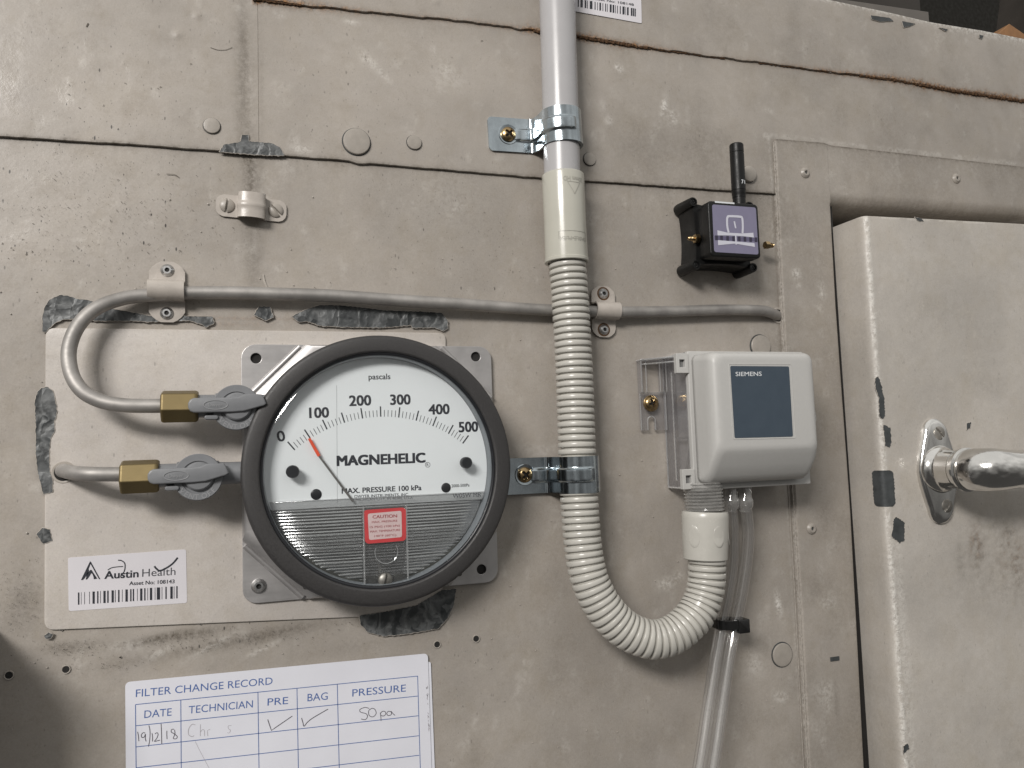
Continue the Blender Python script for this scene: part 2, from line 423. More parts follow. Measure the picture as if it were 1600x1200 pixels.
def screw_head(bm, r, h, kind='cross', c=(0, 0, 0), ang=0.5, nr=14, n=56, washer=0):
    z0 = c[2]
    if washer: lathe(bm, [(r*1.28, z0), (r*1.28, z0+washer*0.8), (r*1.2, z0+washer), (r*0.6, z0+washer)], 32, (c[0], c[1], 0)); z0 += washer*0.9
    def zf(x, y, q):
        z = h*math.sqrt(max(0, 1-(q*0.93)**2))
        ca, sa = math.cos(ang), math.sin(ang); u, v = x*ca+y*sa, -x*sa+y*ca
        w = r*0.17; L = r*0.64
        if kind == 'cross':
            m = max(min(1, max(0, (w-abs(u))/(w*0.5)))*min(1, max(0, (L-abs(v))/(r*.15))), min(1, max(0, (w-abs(v))/(w*0.5)))*min(1, max(0, (L-abs(u))/(r*.15))))
        else: m = min(1, max(0, (w*0.9-abs(v))/(w*0.4)))
        return z-m*h*0.85
    prev = [bm.verts.new((c[0], c[1], z0+zf(0, 0, 0)))]*n
    first = True
    for k in range(1, nr+1):
        q = k/nr; ring = []
        for i in range(n):
            a = 2*math.pi*i/n; x, y = r*q*math.cos(a), r*q*math.sin(a)
            ring.append(bm.verts.new((c[0]+x, c[1]+y, z0+zf(x, y, q))))
        for i in range(n):
            j = (i+1) % n
            if first: bm.faces.new((prev[0], ring[i], ring[j]))
            else: bm.faces.new((prev[i], ring[i], ring[j], prev[j]))
        prev = ring; first = False
    low = [bm.verts.new((v.co.x, v.co.y, c[2])) for v in prev]
    for i in range(n): bm.faces.new((prev[i], low[i], low[(i+1) % n], prev[(i+1) % n]))
def recess_cross(parent, r, h, c, ang, z0):
    """Dark floor of a cross recess."""
    bm = BM(); z = z0+h*0.42
    for k in (0, 1):
        a = ang+math.pi/2*k; u = Vector((math.cos(a), math.sin(a))); v = Vector((-u.y, u.x)); L, w = r*.56, r*.13
        prism(bm, [tuple(Vector((c[0], c[1]))+u*L*i+v*w*j) for i, j in ((-1, -1), (1, -1), (1, 1), (-1, 1))], z-.3-.01*k, z+.012*k)
    return part('recess', bm, 'dark_recess', parent, smooth=False)
def blind_rivet(bm, r, h, c=(0, 0, 0)):
    z = c[2]
    lathe(bm, [(r, z), (r, z+h*0.25), (r*0.85, z+h*0.6), (r*0.6, z+h), (r*0.36, z+h), (r*0.30, z+h*0.8), (r*0.28, z+h*0.2)], 28, (c[0], c[1], 0))

# flat lettering ---------------------------------------------------------------
def _font_mesh(s, bold=0.0, space=1.0):
    cu = bpy.data.curves.new('t', 'FONT'); cu.body = s; cu.size = 1; cu.offset = bold; cu.space_character = space; cu.resolution_u = 3
    ob = bpy.data.objects.new('t', cu); me = bpy.data.meshes.new_from_object(ob)
    vs = [(v.co.x, v.co.y) for v in me.vertices]; fs = [tuple(p.vertices) for p in me.polygons]
    bpy.data.objects.remove(ob); bpy.data.curves.remove(cu); bpy.data.meshes.remove(me)
    return vs, fs
CAPH = max(y for x, y in _font_mesh('H')[0])
def text_at(bm, s, p0, p1, ht, z, bold=0.0, lift=0.06, space=1.0):
    """Lettering whose baseline runs p0 -> p1 (authored mm) with cap height ht."""
    vs, fs = _font_mesh(s, bold, space)
    x0 = min(v[0] for v in vs); x1 = max(v[0] for v in vs)
    ex = Vector((p1[0]-p0[0], p1[1]-p0[1])); ey = Vector((-ex.y, ex.x)).normalized()*ht
    nv = [bm.verts.new((p0[0]+ex.x*(x-x0)/(x1-x0)+ey.x*y/CAPH, p0[1]+ex.y*(x-x0)/(x1-x0)+ey.y*y/CAPH, z+lift)) for x, y in vs]
    for f in fs:
        try: bm.faces.new([nv[i] for i in f])
        except ValueError: pass
def text_px(bm, s, a, b, top, d, bold=0.0, lift=0.06, space=1.0):
    p0, p1, t = P(*a, d), P(*b, d), P(*top, d); ex = (p1-p0).normalized(); ey = Vector((-ex.y, ex.x, 0)); h = abs((t-p0).dot(ey))
    if bold <= 0.005: text_at(bm, s, p0, p1, h, d, 0, lift, space); return
    o = h*bold*0.9                      # heavy weights are overprinted: clean at any stroke width
    for k, (i, j) in enumerate(((-1, -.6), (1, -.6), (-1, .6), (1, .6), (0, 0))):
        sh = ex*o*i+ey*o*j; text_at(bm, s, p0+sh+ex*o*.5, p1+sh-ex*o*.5, h*(1-bold*.6), d, 0.0, lift+k*.004, space)
def stroke(bm, pts, w, z, taper=False):
    """Flat ribbon along a polyline of authored points."""
    pts = [Vector((p[0], p[1])) for p in pts]; n = len(pts); prev = None
    for i, p in enumerate(pts):
        t = (pts[min(i+1, n-1)]-pts[max(i-1, 0)])
        if t.length < 1e-9: continue
        t.normalize(); q = Vector((-t.y, t.x)); ww = w*(0.5 if not taper else 0.5*(0.35+0.65*math.sin(math.pi*(i+0.5)/n)))
        a = bm.verts.new((p.x+q.x*ww, p.y+q.y*ww, z)); b = bm.verts.new((p.x-q.x*ww, p.y-q.y*ww, z))
        if prev: bm.faces.new((prev[0], prev[1], b, a))
        prev = (a, b)
def stroke_px(bm, pts, w, d, curve=False, lift=0.06, taper=False):
    q = [P(*p, d) for p in pts]
    if curve and len(q) > 2: q = smooth_path(q, 0.25)
    stroke(bm, q, w, d+lift, taper)
def flat(bm, pts, z):
    bm.faces.new([bm.verts.new((p[0], p[1], z)) for p in ccw([(p[0], p[1]) for p in pts])])

# value noise for outlines and sheets ------------------------------------------
_tab = rng.random((256, 256))
def vnoise(x, y):
    x = np.asarray(x, float); y = np.asarray(y, float)
    xi, yi = np.floor(x).astype(int), np.floor(y).astype(int); fx, fy = x-xi, y-yi
    fx = fx*fx*(3-2*fx); fy = fy*fy*(3-2*fy)
    t = lambda a, b: _tab[a % 256, b % 256]
    return (t(xi, yi)*(1-fx)+t(xi+1, yi)*fx)*(1-fy)+(t(xi, yi+1)*(1-fx)+t(xi+1, yi+1)*fx)*fy-0.5
def fbm(x, y, o=4):
    return sum(vnoise(x*2**k+17*k, y*2**k+31*k)/2**k for k in range(o))
def segd(x, y, pts):
    """Distance in mm from each point to a polyline."""
    best = np.full(np.shape(x), 1e9)
    for (ax, ay), (bx, by) in zip(pts, pts[1:]):
        dx, dy = bx-ax, by-ay; t = np.clip(((x-ax)*dx+(y-ay)*dy)/(dx*dx+dy*dy), 0, 1)
        best = np.minimum(best, np.hypot(x-ax-t*dx, y-ay-t*dy))
    return best
def pl(pts, d=0): return [tuple(P(*p, d))[:2] for p in pts]
def curve_y(pts):
    """Polyline of authored points as y(x)."""
    q = sorted(pts); xs = [a for a, b in q]; ys = [b for a, b in q]
    s0 = (ys[1]-ys[0])/(xs[1]-xs[0]); s1 = (ys[-1]-ys[-2])/(xs[-1]-xs[-2])
    def f(x):
        x = np.asarray(x, float)
        return np.where(x < xs[0], ys[0]+(x-xs[0])*s0, np.where(x > xs[-1], ys[-1]+(x-xs[-1])*s1, np.interp(x, xs, ys)))
    return f

# ------------------------------------------------------------------ traced lines of the sheet metal
seam_low = pl([(0, 214), (200, 226), (404, 241), (545, 252), (560, 257), (575, 256), (860, 280), (1000, 289), (1215, 304)])
seam_up = pl([(395, 2), (500, 14), (620, 27), (740, 38), (830, 50), (905, 60), (1000, 76), (1120, 92), (1300, 115), (1390, 126), (1480, 142), (1600, 160)])
top_edge = pl([(1200, -14), (1290, 3), (1370, 20), (1450, 38), (1530, 51), (1600, 65)])
plate_px = [(71, 512), (84, 502), (690, 512), (697, 520), (703, 560), (640, 962), (560, 965), (300, 985), (80, 993), (69, 985)]
frame_left = pl([(1208, 218), (1214, 330), (1222, 500), (1237, 745), (1250, 960), (1262, 1200)], 1.5)
frame_in = pl([(1298, 318), (1307, 480), (1330, 800), (1351, 1200)], 2.5)
frame_top = pl([(1208, 218), (1285, 224), (1296, 228), (1600, 262)], 1.5)
frame_bot = pl([(1298, 318), (1380, 324), (1600, 338)], 2.5)

cy_ft_w = curve_y(frame_top); cy_l_w = curve_y(seam_low)
def wear_shade(x, y, sheet):
    """dirt and painted shade, rust, scuff and painted highlights, speck for points of the wall (mm), before the shader breaks them up."""
    n1 = fbm(x/9, y/9)+0.5; n2 = fbm(x/3.1+50, y/3.1+9)+0.5; n3 = fbm(x/25+5, y/25+90)+0.5
    dirt_shade = 0.10*np.clip(n3-0.45, 0, 1); rust = np.zeros_like(x); scuff_glint = np.zeros_like(x)
    speck = 0.13+0.4*np.clip(n3-0.35, 0, 1)
    dl = segd(x, y, seam_low); du = segd(x, y, seam_up)
    dirt_shade += 0.75*np.exp(-dl/0.7)*(0.5+n2*0.6); dirt_shade += 0.24*np.exp(-dl/5)*n1
    strk = np.clip(fbm(x/2.2, y/60+7, 3)+.18, 0, 1); dirt_shade += .30*strk*np.exp(-((cy_l_w(x)-y)/16).clip(0))*(y < cy_l_w(x))*n1
    bl_ = np.clip(fbm(x/17+70, y/22+11, 5)*1.6-.05, 0, 1); dirt_shade += bl_*(.10+.12*np.clip((x-60)/200, 0, 1)); scuff_glint += .35*np.clip(fbm(x/6+9, y/9+3, 4)*1.5-.35, 0, 1)
    # the upper seam rusts, most of all behind the pipe and at the right
    xs = np.array([P(p, 60).x for p in (395, 440, 600, 800, 835, 890, 985, 1080, 1200, 1330, 1400, 1480, 1560, 1620)])
    am = np.interp(x, xs, [0.9, 0.75, 0.22, 0.3, 1.0, 1.0, 0.75, 0.14, 0.18, 0.7, 1.0, 1.0, 0.9, 0.7])
    rust += np.where(x > P(393, 5).x, am*np.exp(-(du/(0.9+1.5*n2*am))**1.3)*1.4+.35*am*np.exp(-du/3.2)*np.clip(n2-.25, 0, 1), 0)
    dirt_shade += np.where(x > P(393, 5).x, (0.35*am+.08)*np.exp(-du/4.5)*n1+.35*np.exp(-du/.45), 0)
    def blot(px, py, r, a, ry=None, rot=0.0, k=1.0):
        q = P(px, py); dx, dy = x-q.x, y-q.y; c, s = math.cos(rot), math.sin(rot)
        u, v = (dx*c+dy*s)/r, (-dx*s+dy*c)/(ry or r)
        return a*np.exp(-(u*u+v*v)**k)
    # speckled grime round the lower left corner of the patch plate
    for q in ((40, 930, 12, 1.0), (15, 1000, 14, 0.5), (110, 1015, 16, 0.9, 4), (60, 880, 7, 0.5), (100, 480, 10, .4), (30, 330, 25, .6), (200, 360, 35, 1.0), (120, 320, 30, .7), (300, 1010, 22, 1.1, 4), (380, 985, 30, .9, 5), (480, 965, 20, .7, 5), (40, 160, 30, .3), (180, 130, 35, .6), (560, 170, 30, .5), (640, 340, 35, .4), (760, 430, 30, .5), (700, 1050, 20, .4)):
        speck += blot(*q)
    for q in ((40, 935, 7, .42, 12), (15, 960, 9, .2), (110, 1012, 13, .62, 2.6), (300, 992, 20, .75, 2.4, .09), (360, 1004, 26, .6, 2.8, .1), (250, 996, 12, .75, 1.6, .1), (450, 985, 22, .45, 3, .1), (200, 1035, 24, .28, 3, .1), (560, 1010, 26, .18, 3, .05), (395, 330, 3.6, .52, 36), (392, 262, 3.4, .40, 12), (382, 150, 4.2, .42, 40), (382, 60, 4.0, .30, 24), (408, 120, 1.5, .22, 40), (398, 430, 4, .22, 14), (1300, 60, 60, .10, 14), (1100, 240, 50, .12, 14), (1180, 330, 30, .16, 16), (1140, 440, 30, .10, 8), (96, 869, 1.8, .75), (100, 908, 2.2, .28), (1100, 640, 10, .05), (520, 12, 28, .20, 2.4, -.11), (430, 6, 14, .45, 2, -.1), (960, 330, 5, .12, 22), (1000, 250, 30, .10), (745, 720, 25, .12), (860, 900, 30, .10), (900, 1100, 40, .10), (745, 1180, 4, .25, 9), (1200, 1010, 8, .16), (0, 1110, 25, .06), (330, 1045, 9, .12, 2, .1), (1335, 700, 8, .10)):
        dirt_shade += blot(*q)
    for q in ((400, 497, 30, .30, .8), (380, 505, 16, .25, .8), (330, 508, 12, .2, .8)): rust += blot(*q)
    for q in ((965, 108, 2.8, 1.1, 1.6, -.7), (1036, 168, 2.0, .9, 6.0, -.2), (1050, 185, 3, .8, 4, -.3), (950, 190, 2.5, .5), (1200, 175, 3, .5, 1.5), (1240, 430, 2.9, .9), (1244, 449, 1.6, .6), (1278, 448, 2.6, .5), (1281, 463, 2.2, .7), (1275, 482, 2.4, .4), (1178, 690, 4, .4), (1050, 560, 5, .35), (1217, 945, 1.8, 1.0, 6.5, .15), (1040, 912, 5, .6, 3.5), (1060, 900, 3, .5), (575, 95, 7, .4, 2.6, -.8), (600, 120, 6, .4, 1.2, -.8), (700, 120, 9, .25), (548, 37, 4, .5, 1.4), (470, 235, 5, .5, 2), (1222, 1090, 4, .45, 3), (1180, 1040, 7, .35), (1290, 940, 6, .5, 4), (1285, 1080, 7, .4), (700, 300, 20, .12), (250, 1020, 6, .5, 1.6, .35), (330, 1010, 10, .5, 1.2, .45), (410, 1015, 9, .5, 1.1, .4), (200, 1010, 8, .35, 2.5)):
        scuff_glint += blot(*q)
    if sheet == 'frame':
        fl = segd(x, y, frame_left)
        scuff_glint += 0.7*np.exp(-(fl-.6).clip(0)/0.5)*(0.3+n2*0.7); dirt_shade += 0.5*np.exp(-fl/0.35)*np.clip(n2, 0, 1)
        dirt_shade += 0.16*np.exp(-segd(x, y, frame_in)/3)*n1+.30*np.exp(-segd(x, y, frame_bot)/4); scuff_glint += 0.15*np.clip(n1-.5, 0, 1); dirt_shade += .10+.16*np.clip(n3-.2, 0, 1)+.75*np.exp(-(np.abs(y-cy_ft_w(x)+.3)/.7)**2)+.22*np.exp(-(cy_ft_w(x)-y).clip(0)/4)  # grime, plus dark bands that paint shade along the frame top and lip
        speck *= 0.55
        for q in ((1302, 1090, 2, .30, 12), (1300, 940, 6, .10, 14)): dirt_shade += blot(*q)
    else:
        fl = segd(x, y, frame_left); dirt_shade += 0.42*np.exp(-fl/1.4)*(0.4+n2*.6)+.10*np.exp(-fl/9)
        scuff_glint += .45*np.exp(-((fl-2.6)/.5)**2)*n2+.5*np.exp(-((y-cy_ft_w(x)-2.2)/1.4)**2)*(x > P(1190, 218).x)*n1
        dirt_shade += .10*np.clip((x-130)/160, 0, 1)*np.clip(n3+.25, 0, 1)
    return dirt_shade, rust, scuff_glint, speck

def sheet(bm_name, X, Y, Z, thick, parent, mat='paint', kind_='wall', name='panel', label=None, wearfn=None, ring=0.35, sides=True):
    """A metal sheet from coordinate grids with rounded, turned-down edges and wear painted per vertex."""
    ni, nj = X.shape
    if sides:
        def pad(A, f): return np.pad(A, 1, mode='edge')
        for off, dz in ((0.22, ring), (0.0, thick)):
            X0, Y0, Z0 = np.pad(X, 1, mode='edge'), np.pad(Y, 1, mode='edge'), np.pad(Z, 1, mode='edge')
            X0[0, :] -= off; X0[-1, :] += off; Y0[:, 0] -= off; Y0[:, -1] += off
            if off == 0: Z0[0, :] = Z0[-1, :] = Z0[:, 0] = Z0[:, -1] = float(Z.mean())-thick
            else:
                Z0[0, :] -= dz; Z0[-1, :] -= dz; Z0[:, 0] -= dz; Z0[:, -1] -= dz
            X, Y, Z = X0, Y0, Z0
    ni, nj = X.shape
    co = np.stack([X, -Z, Y], -1).reshape(-1, 3)*MM
    idx = np.arange(ni*nj).reshape(ni, nj)
    fc = np.stack([idx[:-1, :-1], idx[1:, :-1], idx[1:, 1:], idx[:-1, 1:]], -1).reshape(-1, 4)
    me = bpy.data.meshes.new(name); me.from_pydata(co.tolist(), [], fc.tolist())
    me.shade_smooth(); me.set_sharp_from_angle(angle=math.radians(50))
    w = (wearfn or (lambda a, b: wear_shade(a, b, kind_)))(X.ravel(), Y.ravel())
    at = me.color_attributes.new('wear_shade', 'FLOAT_COLOR', 'POINT')
    at.data.foreach_set('color', np.clip(np.stack(w, -1), 0, 1).astype(np.float32).ravel())
    me.materials.append(M[mat]); o = bpy.data.objects.new(name, me); col.objects.link(o)
    if parent is not None: o.parent = parent
    if label: o['label'] = label
    return o
def span_grid(x0, x1, bot, top, step=1.5, rag=0.0):
    xs = np.linspace(x0, x1, max(2, int((x1-x0)/step))); b, t = bot(xs), top(xs)
    nv = max(2, int(np.max(t-b)/step)); v = np.linspace(0, 1, nv)
    X = np.repeat(xs[:, None], nv, 1); Y = b[:, None]*(1-v)+t[:, None]*v
    if rag: Y[:, 0] += fbm(xs/6, xs*0+3)*rag
    return X, Y
def undul(X, Y, a=0.25): return a*fbm(X/45+3, Y/45+8, 3)+a*0.25*fbm(X/11, Y/11, 2)

# ------------------------------------------------------------------ the cabinet wall
wall = thing('wall', 'cream painted sheet metal cabinet wall with chipped paint and seams', None, (0, 0, 0), kind='structure')
const = lambda v: (lambda x: np.full(np.shape(x), float(v)))
cy_low, cy_up = curve_y(seam_low), curve_y(seam_up)
XL, XR, YT, YB = -112.0, 560.0, 320.0, -235.0
# lowest sheet
X, Y = span_grid(XL, 322, const(YB), lambda x: cy_low(x)+6)
def bumps(X, Y, lst, d=0):
    Z = np.zeros_like(X)
    for px, py, r, h in lst:
        q = P(px, py, d); Z += h*np.exp(-(((X-q.x)**2+(Y-q.y)**2)/r**2)**1.5)
    return Z
Z = undul(X, Y, 0.3)-0.3
gx = P(404, 350).x; Z += 0.35*np.exp(-((X-gx)/2.2)**2)*(Y > 95)       # buckle behind the vertical joint
sheet('low', X, Y, Z, 1.0, wall, name='panel', label='lower panel under the horizontal seam')
# middle sheet, laps over the lowest
xm = P(404, 120).x
X, Y = span_grid(XL, xm-0.25, cy_low, const(YT), rag=0.25)
Z = 1.3+undul(X, Y, 0.18)+bumps(X, Y, [(278, 56, 1.3, .8), (309, 27, 1.3, .8), (197, 101, .8, .3), (375, 60, 2.0, .3)])-0.25*np.exp(-((X-P(383, 120).x)/3.0)**2)
sheet('mid', X, Y, Z, 1.1, wall, name='panel', label='upper left panel beside the fine vertical joint')
X, Y = span_grid(xm+0.05, XR, cy_low, lambda x: np.minimum(cy_up(x)+6, YT), rag=0.3)
Z = 1.35+undul(X, Y, 0.25)
sheet('mid', X, Y, Z, 1.15, wall, name='panel', label='middle panel between the two seams')
# uppermost sheet, laps over the middle, broken along its lower edge by rust
cy_top = curve_y(top_edge)
xu = P(396, 2).x
X, Y = span_grid(xu, XR, cy_up, lambda x: np.minimum(cy_top(x), YT+25), rag=0.9)
Z = 2.7+undul(X, Y, 0.3)+bumps(X, Y, [(680, 7, 1.4, .7), (1222, 60, 5, .35)])
def wear_glint_top(x, y):
    d_, r_, s_, k_ = wear_shade(x, y, 'wall'); e = segd(x, y, top_edge); s_ = s_+1.2*np.exp(-e/1.1)+0.5*np.exp(-e/4)*(x > P(1480, 60).x); return d_, r_, s_, k_  # pale band paints the highlight along the panel's top edge
sheet('top', X, Y, Z, 1.3, wall, name='panel', label='uppermost panel above the rusty seam', wearfn=wear_glint_top)
# patch plate under the gauge
pp = pl(plate_px, 0.9)
bm = BM(); prism(bm, quad_round([pp[0], pp[3], (P(690, 958).x, P(690, 958).y), pp[9]], 4.0), -0.6, 0.85, 0.3)
o = part('patch_plate', bm, 'paint_plate', wall, label='smoother rectangular patch plate behind the gauge')
def vert_wear(o, fn=None):
    me = o.data; n = len(me.vertices); c = np.empty(n*3); me.vertices.foreach_get('co', c); c = c.reshape(-1, 3)/MM
    off = np.array(o.matrix_world.translation)/MM
    w = (fn or (lambda a, b: wear_shade(a, b, 'wall')))(c[:, 0], c[:, 2]); at = me.color_attributes.new('wear_shade', 'FLOAT_COLOR', 'POINT')
    at.data.foreach_set('color', np.clip(np.stack(w, -1), 0, 1).astype(np.float32).ravel())
vert_wear(o, lambda a, b: (a*0+.02, a*0, a*0+.05, a*0+.30))

M['fleck'] = plain('grey_brown_fleck', (0.11, 0.095, 0.08), 0.8)
# rust flakes, buckled paint and sealant along the upper seam
bm = BM()
def lump_line(bm, pts, z, r, amp, step=0.8):
    path = smooth_path([Vector((p[0], p[1], z)) for p in pts], step)
    path = [p+Vector((0, random.uniform(-amp, amp), random.uniform(-.15, .25))) for p in path]
    tube(bm, path, [r*random.uniform(0.45, 1.3) for _ in path], 6)
M['rusty'] = plain('flaking_rust', (0.12, 0.062, 0.028), 0.9, 0, 0.5, 700, 0.8)
for a, b, r in ((832, 905, .7), (903, 1010, .95), (1335, 1420, .85), (1420, 1600, 1.2), (1010, 1130, .4), (1180, 1335, .35), (395, 470, .45)):
    lump_line(bm, [(x, float(cy_up(x))-0.25) for x in np.linspace(P(a, 60).x, P(b, 60+(b-830)*.13).x, 8)], 1.9, r, 0.30)
part('rust_scale', bm, 'rusty', wall, smooth=False)

# paint lost down to bare metal
def flake(pts_px, d, parent, mat='bare', name='bare_patch', rag=0.35, lip=0.22, back=0.06):
    q = pl(pts_px, d); out = []
    for i in range(len(q)):
        a, b = Vector(q[i-1]), Vector(q[i]); n = max(1, int((b-a).length/0.7)); nr = Vector((-(b-a).y, (b-a).x)).normalized()
        for k in range(n):
            p = a.lerp(b, k/n); out.append(tuple(p+nr*(random.uniform(-rag, rag)*0.5 if k else 0)))
    out = ccw(out)
    bm = BM(); vs = [bm.verts.new((x, y, d+back)) for x, y in out]
    es = [bm.edges.new((vs[i-1], vs[i])) for i in range(len(vs))]
    bmesh.ops.triangle_fill(bm, edges=es, use_beauty=True)
    o = part(name, bm, mat, parent, smooth=False)
    # the broken edge of the paint film stands a little proud round it
    bm = BM(); path = [Vector((x, y, d+back)) for x, y in out]; path.append(path[0])
    n = 5; rings = []
    for i, p in enumerate(path[:-1]):
        t = (path[i+1]-path[i-1 if i else -2]).normalized(); s = Vector((t.y, -t.x, 0)); r = lip*random.uniform(.4, 1.15)
        rings.append([p+s*(r*1.8)+Vector((0, 0, -0.3)), p+s*r*1.1+Vector((0, 0, r*.35)), p+s*r*0.2+Vector((0, 0, r*.75)), p+Vector((0, 0, -.1))])
    rings.append(rings[0]); loft(bm, rings, caps=False, closed=False)
    e = part('paint_edge', bm, 'paint_edge', o, smooth=True, angle=0)
    return o
M['paint_edge'] = plain('broken_paint_edge', (0.40, 0.365, 0.325), 0.4, 0, 0.1, 500)
k8 = crop(0, 280, 3.2); k1 = crop(40, 560, 4)
flakes = [
 [k8(*p) for p in ((213,762),(213,690),(224,640),(250,602),(300,580),(340,583),(380,598),(440,605),(490,622),(560,648),(640,662),(740,682),(800,692),(900,684),(1062,688),(1070,720),(1030,740),(1000,722),(940,706),(740,714),(680,708),(480,708),(400,698),(320,700),(280,715),(245,745),(228,765))],
 [k1(*p) for p in ((75,210),(100,185),(140,180),(170,205),(182,250),(198,330),(178,400),(180,460),(155,500),(148,600),(150,700),(168,760),(168,835),(112,848),(88,760),(75,700),(65,600),(65,420),(58,280))],
 [k1(*p) for p in ((68,1100),(105,1060),(150,1070),(166,1140),(110,1158))],
 [(397, 492), (405, 479), (422, 479), (427, 496), (415, 501)],
 [(467, 503), (480, 502), (500, 509), (533, 511), (598, 512), (642, 508), (645, 512), (680, 512), (693, 517), (700, 513), (699, 500), (690, 489), (660, 487), (600, 485), (560, 480), (530, 477), (500, 477), (480, 483), (465, 490), (456, 495)],
 [(562, 962), (600, 956), (650, 946), (690, 922), (713, 920), (709, 945), (700, 965), (685, 982), (640, 990), (600, 994), (575, 988), (563, 975)],
 [(69, 993), (76, 988), (83, 991), (79, 998), (72, 998)],
]
for f in flakes: flake(f, 0.95, wall)
flake([(343, 237), (350, 226), (372, 223), (376, 221), (378, 211), (388, 211), (389, 221), (425, 224), (438, 231), (444, 243), (420, 243), (395, 241.5)], 1.75, wall)
for f in ([(1360, 24), (1390, 28), (1396, 33), (1375, 34), (1362, 30)], [(1409, 33), (1430, 37), (1422, 41), (1412, 43)], [(1467, 43), (1481, 46), (1478, 49)], [(1530, 54), (1537, 56), (1534, 61), (1530, 59)]):
    flake(f, 3.1, wall, 'bare_dark', rag=.2, lip=.12)

# painted-over plugs and drilled holes
for (px, py, r, z, h) in ((331, 197, 13.5, 1.4, 1.0), (557, 222, 21.5, 1.4, 1.5), (647, 223, 11.5, 1.4, 1.1), (921, 249, 9.5, 1.4, .9), (1188, 541, 15, 0, 1.2), (1222, 1023, 15.5, -.1, 0.9), (1168, 273, 11, 1.4, 2.5), (1297, 112, 1.5, 2, .3)):
    q = P(px, py, z); rr = (P(px+r, py, z)-q).length*0.97
    bm = BM(); lathe(bm, [(rr, z-0.6), (rr, z+h*.7), (rr*.96, z+h*.92), (rr*.88, z+h), (rr*.4, z+h*1.05), (0.01, z+h*1.06)], 40, (q.x, q.y, 0))
    o = part('plug_cap', bm, 'plug', wall) if 'plug' in M else None
    if o is None:
        M['plug'] = plain('painted_plug', (0.34, 0.31, 0.275), 0.38, 0, 0.12, 240, 0.3); bm = BM()
        lathe(bm, [(rr, z-0.6), (rr, z+h*.7), (rr*.96, z+h*.92), (rr*.88, z+h), (rr*.4, z+h*1.05), (0.01, z+h*1.06)], 40, (q.x, q.y, 0)); part('plug_cap', bm, 'plug', wall)
    bm = BM(); lathe(bm, [(rr*1.10, z-0.25), (rr*1.07, z+.16), (rr*0.99, z+.12)], 40, (q.x, q.y, 0), caps=False); part('gap_line', bm, 'bare_dark', wall)
for (px, py, r) in ((103, 1046, 6.5), (14, 1055, 7), (744, 998, 5), (683, 1007, 5), (100, 738, 17), (1216, 493, 9), (188, 1027, 1.6), (96, 984, 2.2), (313, 975, 1.6)):
    q = P(px, py, 0); rr = (P(px+r, py, 0)-q).length*0.95; z = 0.9 if px == 100 else 0.10
    bm = BM(); lathe(bm, [(rr*1.25, z-.2), (rr*1.15, z+.16), (rr, z+.12), (rr*.9, z-.05), (rr*.5, z-.1)], 24, (q.x, q.y, 0), caps=False)
    o = part('hole_rim', bm, 'paint_edge', wall)
    bm = BM(); lathe(bm, [(rr*.97, z+.02), (0.01, z+.02)], 24, (q.x, q.y, 0), caps=False); part('hole', bm, 'dark_recess', o)

# small raised drips, chips of paint and hairs lying in the paint
bm = BM()
for _ in range(190):
    px, py = random.uniform(0, 1290), random.uniform(300, 1190); q = P(px, py, 0)
    if q.x > 296: continue
    r = random.uniform(.12, .45); lathe(bm, [(r, -.1), (r*.8, r*.25), (r*.4, r*.45), (0.01, r*.5)], 8, (q.x, q.y, 0.05 if px > 700 else 0.15))
part('paint_nib', bm, 'paint_edge', wall, kind='stuff')
bm = BM(); k0 = crop(0, 0, 4)
stroke_px(bm, [k0(*p) for p in ((1315, 297), (1360, 312), (1410, 312), (1452, 297))], 0.22, 1.5, True, 0.12)
stroke_px(bm, [k0(*p) for p in ((1040, 1088), (1090, 1092), (1118, 1108))], 0.3, 0.1, True, 0.15)
stroke_px(bm, [k0(*p) for p in ((540, 168), (552, 145))], 0.55, 1.5, False, 0.12)
for _ in range(95):
    px, py = random.choice([(random.uniform(0, 760), random.uniform(60, 200)), (random.uniform(0, 420), random.uniform(260, 440)), (random.uniform(430, 1180), random.uniform(320, 460)), (random.uniform(0, 330), random.uniform(270, 420)), (random.uniform(100, 380), random.uniform(290, 400))])
    z = 1.55 if py < 215 else 0.12; a = random.uniform(0, 3.14); L = random.uniform(.3, 1.1); q = P(px, py, z)
    stroke(bm, [(q.x, q.y), (q.x+L*.5*math.cos(a), q.y+L*.5*math.sin(a)), (q.x+L*math.cos(a+.5), q.y+L*math.sin(a+.5))], random.uniform(.12, .35), z+.12, True)
for cxp, cyp, sxp, syp, nn in ((115, 1012, 28, 7, 90), (30, 935, 26, 32, 110), (300, 1005, 60, 8, 110), (420, 992, 60, 9, 80), (180, 1040, 40, 6, 50), (712, 940, 8, 14, 22), (540, 975, 14, 5, 12), (230, 350, 70, 45, 120), (120, 330, 60, 40, 90), (520, 256, 60, 5, 26), (1120, 300, 60, 4, 14)):
    for _ in range(nn):
        q = P(random.gauss(cxp, sxp), random.gauss(cyp, syp), 0.12)
        if q.y > cy_low(q.x)-1.5 or q.x > 290: continue
        a = random.uniform(0, 3.14); L = random.uniform(.15, .55); stroke(bm, [(q.x, q.y), (q.x+L*.5*math.cos(a), q.y+L*.5*math.sin(a)), (q.x+L*math.cos(a+.4), q.y+L*math.sin(a+.4))], random.uniform(.10, .26), .28, True)
part('dark_fleck', bm, 'fleck', wall, kind='stuff', recalc=False)

# sealant squeezed out along the left edge of the door frame
door_frame = thing('door_frame', 'flat cream metal frame strip round the door opening, with sealant along its left edge', 'frame', P(1255, 300, 0))
fo = ORG[door_frame.name]
cx_fl = curve_y([(y, x) for x, y in frame_left]); cx_fi = curve_y([(y, x) for x, y in frame_in])
cy_ft, cy_fb = curve_y(frame_top), curve_y(frame_bot)
